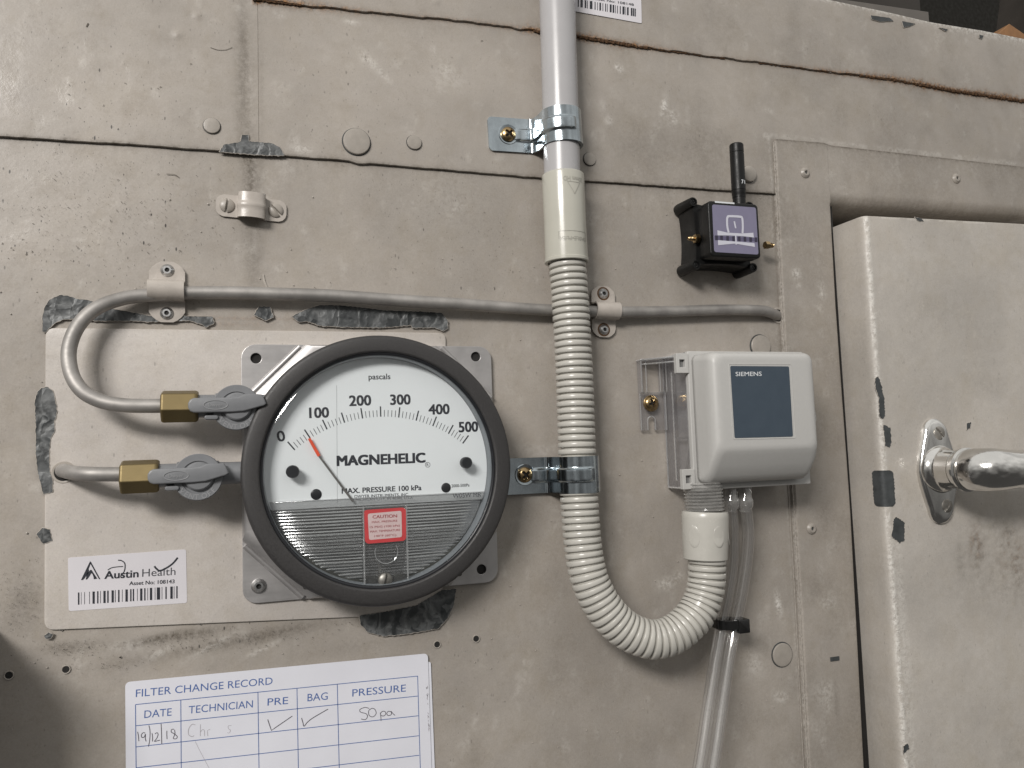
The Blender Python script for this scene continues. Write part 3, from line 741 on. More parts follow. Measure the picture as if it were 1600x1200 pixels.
# one grid for the left leg (rows follow y) rolled inwards at its inner edge
ys = np.linspace(YB, float(cy_ft(fo.x)), 330); xi0 = float(cx_fi(frame_in[0][1]))
def leg_rows():
    us = np.linspace(0, 1, 26); Xs = []; Zs = []
    l = cx_fl(ys); r = cx_fi(ys)-1.2
    for u in us: Xs.append(l*(1-u)+r*u); Zs.append(np.full_like(ys, 2.5))
    for a in (20, 45, 70, 90): Xs.append(r+1.2*math.sin(math.radians(a))); Zs.append(np.full_like(ys, 2.5-1.2*(1-math.cos(math.radians(a)))))
    Xs.append(r+1.2); Zs.append(np.full_like(ys, -9)); Xs.append(r+1.2); Zs.append(np.full_like(ys, -60))
    return np.array(Xs), np.array(Zs)
X, Z = leg_rows(); Y = np.repeat(ys[None, :], X.shape[0], 0)
corner = float(cy_fb(xi0))
Y = np.where(True, Y, Y)
Ytop = cy_ft(X[:, -1]); Y = YB+(Y-YB)*((Ytop-YB)/(ys[-1]-YB))[:, None]
# above the opening the rolled edge is flattened out again so the head strip can butt against it
Zf = 2.5
Z = np.where(Y > corner+0.5, Zf, Z)+np.where(Z > 1, undul(X, Y, .15), 0)
Z[0, :] = 0.3; X[0, :] -= 0.0
Z = np.vstack([np.full((1, Z.shape[1]), -0.5), Z]); X = np.vstack([X[:1]-.05, X]); Y = np.vstack([Y[:1], Y])
def unshift(o):
    o.location = (-(G @ fo)); return o
unshift(sheet('leg', X, Y, Z, 1, door_frame, kind_='frame', name='frame_leg', sides=False))
# head strip with a broad rolled lower lip
x0h = xi0-0.2; xs = np.linspace(x0h, XR, 260)
t_, b_ = cy_ft(xs), cy_fb(xs); R_ = 7.5
Xs, Ys, Zs = [], [], []
Xs.append(xs); Ys.append(t_+.02); Zs.append(xs*0+0.2)
for v in np.linspace(0, 1, 22): Xs.append(xs); Ys.append(t_*(1-v)+(b_+R_)*v); Zs.append(xs*0+2.5)
for a in range(10, 91, 10): Xs.append(xs); Ys.append(b_+R_-R_*math.sin(math.radians(a))); Zs.append(xs*0+2.5-R_*(1-math.cos(math.radians(a))))
Xs.append(xs); Ys.append(b_); Zs.append(xs*0-60)
X, Y, Z = (np.array(q).T for q in (Xs, Ys, Zs)); Z = Z+np.where(Z > 1, undul(X, Y, .15), 0)
unshift(sheet('head', X[:, ::-1], Y[:, ::-1], Z[:, ::-1], 1, door_frame, kind_='frame', name='frame_head', sides=False))
bm = BM(); box(bm, xi0-3, XR, YB, corner+12, -61, -60); part('recess_back', bm, 'dark_recess', door_frame)  # back coloured black to stand for the shade in the recess
bm = BM()
path = [Vector((float(cx_fl(y))+random.uniform(-.12, .12), y, 1.7+random.uniform(-.2, .2))) for y in np.arange(YB, P(1208, 222, 1.5).y, 0.9)]
tube(bm, path, [random.uniform(.18, .42) for _ in path], 7)
path = [Vector((float(cx_fl(y))-1.7+random.uniform(-.1, .1), y, 0.1+random.uniform(-.1, .1))) for y in np.arange(YB, P(1230, 560, 1.5).y, 1.1)]
tube(bm, path, [random.uniform(.15, .35) for _ in path], 6)
part('sealant_bead', bm, 'sealant' if 'sealant' in M else 'paint_edge', door_frame)
rv = None
for (px, py) in ((1258, 270), (1494, 279), (1268, 826)):
    q = P(px, py, 2.6); bm = BM()
    blind_rivet(bm, 3.3, 1.5, (q.x, q.y, 2.5)); o = part('rivet', bm, 'plug', door_frame)
    bm = BM(); lathe(bm, [(1.1, 3.1), (0.01, 3.1)], 16, (q.x, q.y, 0), caps=False); part('rivet_hole', bm, 'bare_dark', o)
bm = BM(); a, b = P(1297, 1027, 2.5), P(1311, 1031.5, 2.5); box(bm, a.x, b.x, b.y, a.y, 2.4, 2.95); part('slot_mark', bm, 'bare_dark', door_frame)

# ------------------------------------------------------------------ the door
DZ = 25.0
door = thing('cabinet_door', 'cream metal door with chipped paint along its rounded left edge and a chrome handle', 'door', P(1450, 735, 0))
do = ORG[door.name]
cre = pl([(1350, 341), (1361, 500), (1378, 735), (1394, 950), (1411, 1200)], DZ)
crx = curve_y([(y, x) for x, y in cre]); dtop = curve_y(pl([(1350, 338), (1450, 343), (1600, 351)], DZ))
xd0 = crx(P(1350, 341, DZ).y); R3 = 3.2
ys = np.linspace(0, 1, 270); us = np.concatenate([np.linspace(0, 1, 110)**1.25])
Xs, Zs = [], []
left = lambda Y: crx(Y)
yt = float(dtop(xd0)); rowsY = YB+(yt-YB)*ys
e = left(rowsY)
for z in (-58, -24, -12, 0, 8, 14, 18, 20.5): Xs.append(e-0.2); Zs.append(rowsY*0+z)
for a in range(0, 91, 15): Xs.append(e+R3*(1-math.cos(math.radians(a)))); Zs.append(rowsY*0+DZ-R3+R3*math.sin(math.radians(a)))
for u in us[1:]: Xs.append((e+R3)*(1-u)+XR*u); Zs.append(rowsY*0+DZ)
X, Z = np.array(Xs), np.array(Zs); Y = np.repeat(rowsY[None, :], X.shape[0], 0)
tt = dtop(X[:, -1]); Y = YB+(Y-YB)*((tt-YB)/(yt-YB))[:, None]
Z = Z+np.where(Z > 20, undul(X, Y, .28), 0)+np.where(Z > 22, .12*fbm(X/5, Y/5, 2), 0)
# turned down top edge
X = np.hstack([X, X[:, -1:], X[:, -1:]]); Y = np.hstack([Y, Y[:, -1:]+.5, Y[:, -1:]+.6]); Z = np.hstack([Z, Z[:, -1:]-0.6, Z[:, -1:]*0-25])
def wear_glint_door(x, y):
    n1 = fbm(x/9+4, y/9)+0.5; n2 = fbm(x/2.6+50, y/2.6+9)+0.5; n3 = fbm(x/25+5, y/25+90)+0.5
    e_ = x-crx(y)
    dirt_shade = .02+.12*np.clip(n3-.35, 0, 1)+0.10*np.clip(n1-.5, 0, 1); rust = x*0; speck = x*0+.25; scuff_glint = .22*np.clip(n1-.5, 0, 1)
    scuff_glint += 1.1*np.exp(-((e_-2.2)/1.5)**2)*(.55+.5*n2)*(e_ > 0)+.4*np.exp(-((e_-7)/3.5)**2)*(y < P(1400, 830, DZ).y)  # rubs, plus a pale band painting the highlight on the rounded edge
    dirt_shade += .20*np.exp(-((e_-.35)/.3)**2)*np.clip(n2, 0, 1)+.10*(e_ < -.05)
    def bl(px, py, rx, ry, a):
        q = P(px, py, DZ); return a*np.exp(-((x-q.x)/rx)**2-((y-q.y)/ry)**2)
    for q in ((1525, 850, 7, 14, .45), (1570, 835, 14, 12, .34), (1590, 890, 12, 18, .36), (1500, 870, 3, 12, .3), (1550, 900, 22, 16, .20), (1480, 735, 14, 28, .22), (1420, 1080, 14, 12, .10), (1480, 480, 22, 16, .10), (1585, 1180, 20, 10, .14), (1540, 600, 14, 8, .1)): dirt_shade += bl(*q)*(.5+.8*n2)
    for q in ((1585, 870, 12, 14, .5), (1525, 845, 5, 12, .6)): rust += bl(*q)*np.clip(n2-.2, 0, 1)
    return dirt_shade, rust, scuff_glint, speck
o = sheet('door', X, Y, Z, 1, door, mat='paint_door', name='door_skin', sides=False, wearfn=wear_glint_door); o.location = -(G @ do)
for f, m_ in (([(1367, 592), (1372, 588), (1376, 598), (1381, 620), (1383, 650), (1379, 655), (1374, 650), (1373, 620), (1368, 608)], 'bare_dark'),
              ([(1380, 664), (1391, 668), (1393, 690), (1390, 700), (1383, 697)], 'bare_dark'),
              ([(1396, 811), (1401, 808), (1413, 816), (1413, 845), (1405, 849), (1393, 838), (1395, 825)], 'bare_dark'),
              ([(1411, 1166), (1418, 1162), (1421, 1170), (1412, 1178)], 'bare_dark'), ([(1510, 662), (1517, 660), (1516, 669), (1510, 673)], 'bare_dark'),
              ([(1429, 339), (1439, 341), (1443, 346), (1433, 345)], 'bare_dark')):
    flake(f, DZ+.12, door, m_, rag=.75, lip=.16)
# the chip that wraps the rounded edge
bm = BM(); rows = []
for py in np.linspace(735, 792, 34):
    y = P(1385, py, DZ).y; ex = float(crx(y)); rr = []
    e_ = min(py-735, 792-py)/57; rnd = 2.2*max(0, 1-e_/.09)**2; j0, j1 = random.uniform(-.3, .3)-rnd, random.uniform(-.35, .35)-rnd*1.2
    for a in np.linspace(-30, 90, 12):
        if a <= 0: z = DZ-R3+a/30*(4.4+j0); x = ex-.2-.07
        else: x = ex+R3-(R3+.07)*math.cos(math.radians(a)); z = DZ-R3+(R3+.16)*math.sin(math.radians(a))
        rr.append((x, y, z))
    rr.append((ex+R3+2.2, y, DZ+.34)); rr.append((ex+R3+4.6+j1*1.2, y, DZ+.34)); rows.append(rr)
loft(bm, rows, caps=False, closed=False); part('bare_patch', bm, 'bare_dark', door)

M['gap_shade'] = plain('gap_shade_black', (0.010, 0.009, 0.008), 0.7)  # black strip added to paint the shade in the gap beside the door
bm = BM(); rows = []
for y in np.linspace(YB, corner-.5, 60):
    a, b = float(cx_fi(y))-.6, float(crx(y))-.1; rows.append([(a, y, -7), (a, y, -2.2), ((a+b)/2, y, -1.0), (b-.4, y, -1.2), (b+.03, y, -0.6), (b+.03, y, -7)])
loft(bm, rows, closed=False); part('gap_shade_strip', bm, 'gap_shade', door)
# chrome handle
hc = P(1462, 733, DZ); HX = -1
handle_bm = BM()
def kite(sc, n=48):
    out = []
    for i in range(n):
        a = 2*math.pi*i/n; c, s = math.cos(a), math.sin(a)
        y_ = 30.5*s
        if abs(y_) < 22.5: w_ = 14.6-(14.6-8.6)*(abs(y_)/22.5)**1.35
        else: w_ = 8.6*math.sqrt(max(0, 1-((abs(y_)-22.5)/8.05)**2))
        out.append((hc.x+math.copysign(w_, c)*sc, hc.y+y_*sc-1.0))
    return out
loft(handle_bm, [[(x, y, z) for x, y in kite(s)] for s, z in ((1, DZ-.5), (1, DZ+1.6), (.965, DZ+2.7), (.90, DZ+3.4), (.80, DZ+3.6), (.70, DZ+3.9), (.2, DZ+4.2))])
handle = part('handle_plate', handle_bm, 'chrome', door)
bm = BM(); lathe(bm, [(14.0, DZ+3.0), (13.6, DZ+4.6), (12.6, DZ+6.0), (11.3, DZ+7.2), (10.9, DZ+9), (10.9, DZ+21), (11.4, DZ+23), (11.6, DZ+24)], 48, (hc.x, hc.y, 0))
part('handle_neck', bm, 'chrome', handle)
bm = BM(); hb = [(0, 0, 17), (0, 0, 21.5), (.3, 0, 25), (1.6, 0, 29), (4.6, 0, 32.4), (9, -.1, 34.4), (14, -.2, 35.2), (22, -.4, 35.4), (32, -.6, 35.4), (70, -1.4, 35.4), (130, -2.6, 35)]
hpath = smooth_path([Vector((hc.x+a, hc.y+b, DZ+c)) for a, b, c in hb], 1.0)
Lh = [0]
for a, b in zip(hpath, hpath[1:]): Lh.append(Lh[-1]+(b-a).length)
hr = [float(np.interp(l, [0, 4, 6.5, 10, 15, 20, 26, 31, 40, 120], [10.9, 10.9, 11.4, 11.8, 11.9, 11.6, 10.9, 10.5, 10.6, 10.8])) for l in Lh]
tube(bm, hpath, hr, 48, ref=(0, 1, 0)); part('handle_grip', bm, 'chrome', handle, angle=0)
bm = BM(); lathe(bm, [(11.2, DZ+20.0), (12.3, DZ+20.6), (12.3, DZ+21.8), (11.2, DZ+22.6)], 48, (hc.x, hc.y, 0), caps=False); part('neck_collar', bm, 'chrome', handle)
for (px, py, a) in ((1466, 677, -.9), (1478, 790, .9)):
    q = P(px, py, DZ+3); bm = BM(); screw_head(bm, 4.0, 1.5, 'slot', (q.x, q.y, DZ+3.4), a); part('screw', bm, 'screw_worn', handle)

# ------------------------------------------------------------------ plant room behind the top edge of the cabinet
bm = BM(); box(bm, -800, 4000, 100, 3500, -900, -880); o = part('background', bm, 'shade_wall', None, org=(500, 600, -880), smooth=False); o['kind'] = 'structure'
beam = thing('steel_beam', 'dim grey steel beam behind the top edge of the cabinet', 'beam', P(1370, -20, -60))
q0, q1 = P(1240, 0, -60), P(1452, 30, -60)
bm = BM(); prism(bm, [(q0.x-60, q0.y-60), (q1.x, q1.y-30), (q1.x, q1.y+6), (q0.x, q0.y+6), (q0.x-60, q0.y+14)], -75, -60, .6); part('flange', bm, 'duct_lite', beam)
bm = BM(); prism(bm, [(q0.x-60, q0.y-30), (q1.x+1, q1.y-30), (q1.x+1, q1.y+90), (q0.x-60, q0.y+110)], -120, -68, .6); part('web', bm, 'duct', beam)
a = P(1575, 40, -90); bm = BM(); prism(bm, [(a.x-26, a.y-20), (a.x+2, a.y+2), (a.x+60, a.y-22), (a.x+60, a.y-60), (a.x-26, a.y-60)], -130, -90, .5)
o = part('timber_batten', bm, 'wood', None, org=tuple(a), smooth=False); tag(o, 'raw orange timber showing over the cabinet edge at the top right corner', 'timber')
a = P(1600, 30, -160); bm = BM(); prism(bm, [(a.x-6, a.y-60), (a.x+30, a.y+80), (a.x+160, a.y+80), (a.x+160, a.y-60)], -200, -160, .5)
o = part('grey_duct', bm, 'duct', None, org=tuple(a), smooth=False); tag(o, 'dim grey duct behind the timber in the top right corner', 'duct')
#@@PART2
M['clear_rib_lite'] = clear('clear_moulded_edge', (0.95, 0.95, 0.95), 0.25, 0.9, 0.45, (0.72, 0.72, 0.72), 0.08)
M['clear_thread'] = clear('clear_threaded_plastic', (0.90, 0.90, 0.90), 0.12, 0.9, 0.40, (0.50, 0.49, 0.47), 0.08)
M['tray'] = plain('dim_inner_plastic', (0.40, 0.39, 0.38), 0.5)
M['strut'] = plain('inner_strut_grey', (0.22, 0.22, 0.22), 0.5)
M['purple_mid'] = plain('mid_purple_print', (0.11, 0.10, 0.17), 0.45)
M['brass_bright'] = brushed('bright_brass', (0.55, 0.40, 0.22), 0.25)
# ------------------------------------------------------------------ conduit run
def Pq(px, py, d): return P(px, py, d)
pipe_path = [Pq(868.5, -60, 13.5), Pq(870.5, 0, 13.5), Pq(874.8, 140, 13.5), Pq(878.3, 270, 13.5), Pq(880, 330, 13.5)]
bm = BM(); tube(bm, smooth_path(pipe_path, 4), 9.55, 48)
o = part('conduit_pipe', bm, 'pvc', None, org=tuple(pipe_path[1])); tag(o, 'rigid grey plastic conduit pipe coming down from the top of the photo', 'pipe')

cp = [Pq(879.5, 274, 13.5), Pq(885.5, 411, 13.5)]
coup = thing('conduit_coupling', 'smooth cream plastic coupling joining the grey pipe to the corrugated hose', 'coupling', cp[0])
ax = (cp[1]-cp[0]); L = ax.length; q = ax.to_track_quat('Z', 'Y').to_matrix().to_4x4()
bm = BM(); lathe(bm, [(9.7, 2), (10.7, 0), (11.05, .3), (11.15, 1.0), (11.0, L*.5), (11.2, L-2.0), (11.5, L-1.6), (11.5, L-.3), (11.2, L), (9.9, L), (9.6, L-6)], 56, cp[0], q, caps=False)
part('sleeve', bm, 'pvc_coupling', coup)
def wrap_text(bm, s, ya, x0, x1, ht, R, flip=False, th=.12, bold=0.01):
    """Raised lettering laid on the coupling (cylinder round cp axis, horizontal offsets x in mm)."""
    vs, fs = _font_mesh(s, bold); a0 = min(v[0] for v in vs); a1 = max(v[0] for v in vs)
    c = cp[0]+ax*(ya/L); nv = []
    for x, y in vs:
        u = (x-a0)/(a1-a0); v = y/CAPH*ht
        if flip: u, v = 1-u, -v
        X_ = x0+(x1-x0)*u; an = X_/R
        nv.append(bm.verts.new((c.x+math.sin(an)*(R+th), c.y+v, c.z+math.cos(an)*(R+th))))
    for f in fs:
        try: bm.faces.new([nv[i] for i in f])
        except ValueError: pass
M['emboss'] = plain('embossed_cream', (0.34, 0.33, 0.29), 0.25, 0, 0.02)
bm = BM(); wrap_text(bm, '20mm HD', 4.2, -4.4, 7.0, 2.3, 11.12, True); wrap_text(bm, 'CABLE-FLEX', 35.5, -7.6, 8.4, 2.0, 11.12, True)
def arc_stroke(pts, w, R=11.15):
    out = []
    for (xa, ya), (xb, yb) in zip(pts, pts[1:]):
        for k in range(7):
            t = k/6; out.append((xa+(xb-xa)*t, ya+(yb-ya)*t))
    rr = []
    for i, (x, y) in enumerate(out):
        a, b = out[max(0, i-1)], out[min(len(out)-1, i+1)]; d_ = Vector((b[0]-a[0], b[1]-a[1]))
        if d_.length < 1e-6: continue
        d_.normalize(); n_ = Vector((-d_.y, d_.x))*w/2; c = cp[0]+ax*(0); r2 = []
        for sg in (-1, 1):
            xx, yy = x+n_.x*sg, y+n_.y*sg; an = xx/R; cc = cp[0]+ax*(yy/L); r2.append((cc.x+math.sin(an)*(R+.1), cc.y, cc.z+math.cos(an)*(R+.1)))
        rr.append(r2)
    loft(bm, rr, caps=False, closed=False)
arc_stroke([(-2.4, 7.0), (1.4, 13.2), (5.0, 7.0), (-2.4, 7.0)], .28)
arc_stroke([(-8, 32.6), (8.8, 32.6), (8.8, 36.6), (-8, 36.6), (-8, 32.6)], .25, 11.2)
part('embossed_marks', bm, 'emboss', coup, recalc=False)

hose_px = [(885.5, 400, 13.5), (890, 455, 13.5), (894, 520, 13.5), (898, 600, 13.5), (901, 690, 14), (905, 780, 14.5), (911, 855, 16), (921, 905, 18), (941, 946, 20), (967, 976, 22), (995, 993, 24), (1023, 999, 25.5), (1052, 991, 26.5), (1077, 971, 27), (1094, 947, 27), (1103, 915, 27), (1104.5, 880, 27), (1104, 850, 27)]
hp = smooth_path([Pq(*p) for p in hose_px], 0.05, 40)
S_ = [0]
for a, b in zip(hp, hp[1:]): S_.append(S_[-1]+(b-a).length)
total = S_[-1]; pitch = 3.42; npitch = int(total/pitch); pitch = total/npitch
prof = [(0.0, 8.1), (0.10, 8.1), (0.13, 9.0), (0.17, 9.5), (0.26, 9.68), (0.72, 9.70), (0.81, 9.55), (0.86, 9.0), (0.89, 8.1)]
path, rad = [], []; j = 0
for k in range(npitch):
    jit = random.uniform(-.09, .07)
    for f_, r_ in prof:
        s = (k+f_)*pitch
        while j < len(S_)-2 and S_[j+1] < s: j += 1
        t = (s-S_[j])/max(1e-9, S_[j+1]-S_[j]); path.append(hp[j].lerp(hp[j+1], min(1, t))); rad.append(r_+(jit if r_ > 9 else 0))
bm = BM(); tube(bm, path, rad, 40)
o = part('corrugated_hose', bm, 'pvc_hose', None, org=tuple(path[0]), angle=60)
tag(o, 'cream corrugated conduit hose hanging down and looping up in a J bend', 'hose')

g0, g1 = Pq(1102, 874, 27), Pq(1101.5, 799, 27); ag = (g1-g0); Lg = ag.length; qg = ag.to_track_quat('Z', 'Y').to_matrix().to_4x4()
ada = thing('hose_adaptor', 'cream plastic adaptor between the hose end and the clear threaded gland', 'adaptor', g0)
bm = BM(); lathe(bm, [(9.8, 1.5), (10.6, 0), (11.2, .5), (11.3, 4), (11.9, 12), (12.0, Lg-3), (11.9, Lg-.8), (11.4, Lg), (9.5, Lg)], 56, g0, qg, caps=False)
part('sleeve', bm, 'pvc_hose', ada)
bm = BM()
for an, txt in ((0.06, 0), (1.02, 1), (-1.05, 0)):
    c = g0+ag*.52
    rings = []
    for s, hgt in ((1.0, -.05), (.92, .14), (.75, .10), (.0, .06)):
        rings.append([(c.x+math.sin(an+3.3*s*math.cos(t)/11.9)*(11.85+hgt), c.y+5.6*s*math.sin(t), c.z+math.cos(an+3.3*s*math.cos(t)/11.9)*(11.85+hgt)) for t in [2*math.pi*i/28 for i in range(28)]])
    loft(bm, rings, caps=False)
part('thumb_grip', bm, 'pvc_hose', ada)

# galvanised saddles with one screw each
def saddle(name, label, centre_px, tab_px, screw_px, halfw=9.2, cz=13.5):
    c = Pq(*centre_px, cz); a = Pq(*tab_px, 1.5); s = Pq(*screw_px, 2.5); dv = Vector((c.x-a.x, 0)); ang = 0
    r = thing(name, label, 'pipe saddle', (c.x, c.y, 0), group='galvanised saddles holding the conduit')
    a0 = -(c.x-a.x); R = 10.2; st = []
    z0 = 1.9
    for k, x in enumerate([a0, a0+.7, a0+1.6]+list(np.linspace(a0+3, -R-4.2, 14))):
        w = halfw*(0.80, 0.93, 0.99)[k] if k < 3 else halfw
        st.append((x, z0, w))
    st += [(-R-3.2, z0+.05, halfw), (-R-2.2, z0+.5, halfw), (-R-1.3, z0+1.6, halfw), (-R-.6, z0+3.4, halfw), (-R-.1, z0+6, halfw), (-R-.0, z0+9, halfw)]
    for t in range(175, -5, -6): st.append((R*math.cos(math.radians(t)), cz+R*math.sin(math.radians(t)), halfw))
    st += [(R, cz-4, halfw), (R, cz-9, halfw), (R, 0.6, halfw)]
    sx0 = s.x-c.x
    def bead(i, x, y):
        z = st[i][1]; e = 1.0
        if x < sx0+3: e = 0
        elif x < sx0+6: e = (x-sx0-3)/3
        top_t = x/R if z > cz else -1
        if z > cz and x > 1.5: e = max(0, 1-(x-1.5)/2.5)
        elif z <= cz and x > 0: e = 0
        q_ = min(1, max(0, (3.5-abs(y))/0.9)); return 1.3*e*(q_*q_*(3-2*q_))
    bm = BM(); strap(bm, st, 1.5, 34, bead); part('saddle_strap', bm, 'zinc', r, angle=50)
    bm = BM(); lathe(bm, [(5.6, 2.6), (5.2, 2.95), (3.9, 2.75)], 32, (sx0, s.y-c.y, 0), caps=False); part('dished_washer', bm, 'zinc', r)
    bm = BM(); screw_head(bm, 3.9, 2.3, 'cross', (sx0, s.y-c.y, 2.6), .75); sc_ = part('screw', bm, 'brass_screw', r); recess_cross(sc_, 3.9, 2.3, (sx0, s.y-c.y), .75, 2.6)
    return r
def saddle_local(r):                                # parts above are authored about the saddle's own origin
    for ch in r.children: ch.location = G @ ORG[r.name]
s1 = saddle('pipe_saddle', 'shiny zinc saddle clamping the smooth grey pipe, its screw at the left', (877, 203), (762, 207), (794, 208))
s2 = saddle('pipe_saddle', 'shiny zinc saddle clamping the corrugated hose beside the round gauge', (903.5, 741), (782, 742), (820, 742))
for r_ in (s1, s2): saddle_local(r_)
s1.rotation_euler = (0, -0.03, 0)

# ------------------------------------------------------------------ aluminium tube runs
def seg_tube(pts, name, label, cat, R, mat='alu'):
    pth = smooth_path([Pq(*p) for p in pts], 1.3, 16)
    pth = [p+Vector((0, 0.10*math.sin(i*.13)+.06*math.sin(i*.05), 0)) for i, p in enumerate(pth)]
    bm = BM(); tube(bm, pth, R, 28); o = part(name, bm, mat, None, org=tuple(pth[0])); tag(o, label, cat); return o
seg_tube([(1218, 497, -6), (1214, 494, -1), (1205, 489.5, 3), (1188, 485.5, 4.5), (1130, 484, 5), (1060, 486.5, 5), (1000, 487, 5.5), (943, 487, 6), (860, 484.5, 5), (780, 479.5, 5.5), (700, 474.5, 6.5), (600, 467.5, 6), (500, 461.5, 6), (380, 457.5, 5.6), (290, 458, 5.2), (262, 458.5, 5.2), (238, 461, 5.2), (195, 465.5, 7), (152, 481, 10), (123, 508, 12), (108, 545, 14), (111, 582, 15.5), (128, 610, 17), (157, 626, 18), (192, 632.5, 19), (230, 634, 19), (268, 634, 19)],
         'metal_tube', 'long dull aluminium tube across the wall that loops back into the upper valve', 'tube', 3.05)
seg_tube([(93, 735, -6), (100, 736, 2), (108, 738, 9), (122, 740, 15), (145, 741, 18.5), (175, 741, 19), (215, 741, 19)],
         'metal_tube', 'short dull aluminium tube from a hole in the patch plate to the lower valve', 'tube', 3.05)

# painted saddle clips over the tube
def tube_clip(label, px, py, scx=1.0, rusty=False, ang=0.0):
    c = Pq(px, py, 1.5)
    r = thing('tube_clip', label, 'tube clip', (c.x, c.y, 0.6), group='painted two-rivet clips over the metal tube')
    H = 14.0; hw = 7.6*scx; st = []
    for s, w in ((-H, 2.6), (-H+.9, 4.4), (-H+2.6, 6.3), (-H+4.6, hw), (-8.6, hw)): st.append((s, .6, w))
    st += [(-5.2, .6, hw), (-4.6, .9, hw), (-4.2, 2.0, hw*.97)]
    for t in range(165, 14, -12): st.append((4.3*math.cos(math.radians(t)), 5.0+4.1*math.sin(math.radians(t)), hw))
    st += [(-x, z, w) for x, z, w in st[:8][::-1]]
    bm = BM(); strap(bm, st, 0.8, 12)
    bmesh.ops.rotate(bm, verts=bm.verts[:], cent=(0, 0, 0), matrix=Matrix.Rotation(math.radians(90), 3, 'Z'))
    part('clip_strap', bm, 'clip_paint', r, angle=50)
    for sg in (-1, 1):
        bm = BM(); blind_rivet(bm, 2.9, 1.6, (0.1*sg, sg*9.9, .9)); o = part('rivet', bm, 'rivet', r)
        bm = BM(); lathe(bm, [(0.85, 1.75), (0.01, 1.75)], 16, (0.1*sg, sg*9.9, 0), caps=False); part('rivet_hole', bm, 'dark_recess', o)
        if rusty:
            bm = BM(); lathe(bm, [(3.7, 1.02), (3.2, 1.25), (2.6, 1.2)], 20, (0.1*sg, sg*9.9, 0), caps=False); part('rust_ring', bm, 'rusty', o)
    for ch in r.children: ch.location = Vector((0, 0, 0))
    return r
M['clip_paint'] = plain('clip_cream_paint', (0.45, 0.41, 0.37), 0.30, 0, 0.14, 180, 0.3)
# parts authored about the origin: shift by cancelling the base that part() subtracts
def local_fix(r):
    b = ORG[r.name]
    for ch in r.children: ch.location = G @ b
c1 = tube_clip('cream painted two-rivet clip over the tube above the left edge of the patch plate', 261, 456); local_fix(c1)
c2 = tube_clip('cream two-rivet clip with rusty rivets over the tube just right of the hose', 943, 487, .92, True); local_fix(c2); c2.rotation_euler = (0, 0.02, 0)

# empty painted clip with two slotted screws
c = Pq(393, 326, 0)
r = thing('empty_clip', 'small empty cream painted clip with two slotted screws above the tube', 'clip', (c.x, c.y, .1))
hw = 5.3; st = [(-16.0, .5, 1.8), (-15.6, .5, 3.2), (-14.4, .5, 4.6), (-12.6, .5, hw), (-7.4, .5, hw), (-6.4, .6, hw), (-5.9, 1.4, hw+.2), (-5.8, 4.0, hw+.6)]
for t in range(170, 9, -16): st.append((5.9*math.cos(math.radians(t)), 4.5+2.4*math.sin(math.radians(t)), hw+.7))
st += [(-x, z, w) for x, z, w in st[:8][::-1]]
bm = BM(); strap(bm, st, .7, 14, lambda i, x, y: (.45*math.exp(-(y/1.0)**2) if abs(x) < 6 else 0)); part('clip_strap', bm, 'clip_paint', r, angle=50)
for x_, a_ in ((-11.0, 1.45), (11.0, -.75)):
    bm = BM(); screw_head(bm, 3.4, 1.6, 'slot', (x_, 0, .8), a_); part('screw', bm, 'screw_paint' if False else 'plug', r)
local_fix(r); r.rotation_euler = (0, 0.045, 0)
bm = BM(); a, b = Pq(411, 428, .5), Pq(417, 449, .5); stroke(bm, [(a.x, a.y), (a.x+.4, (a.y+b.y)/2), (b.x, b.y)], 1.0, .3, True)
part('paint_run', bm, 'paint_edge', wall, recalc=False)

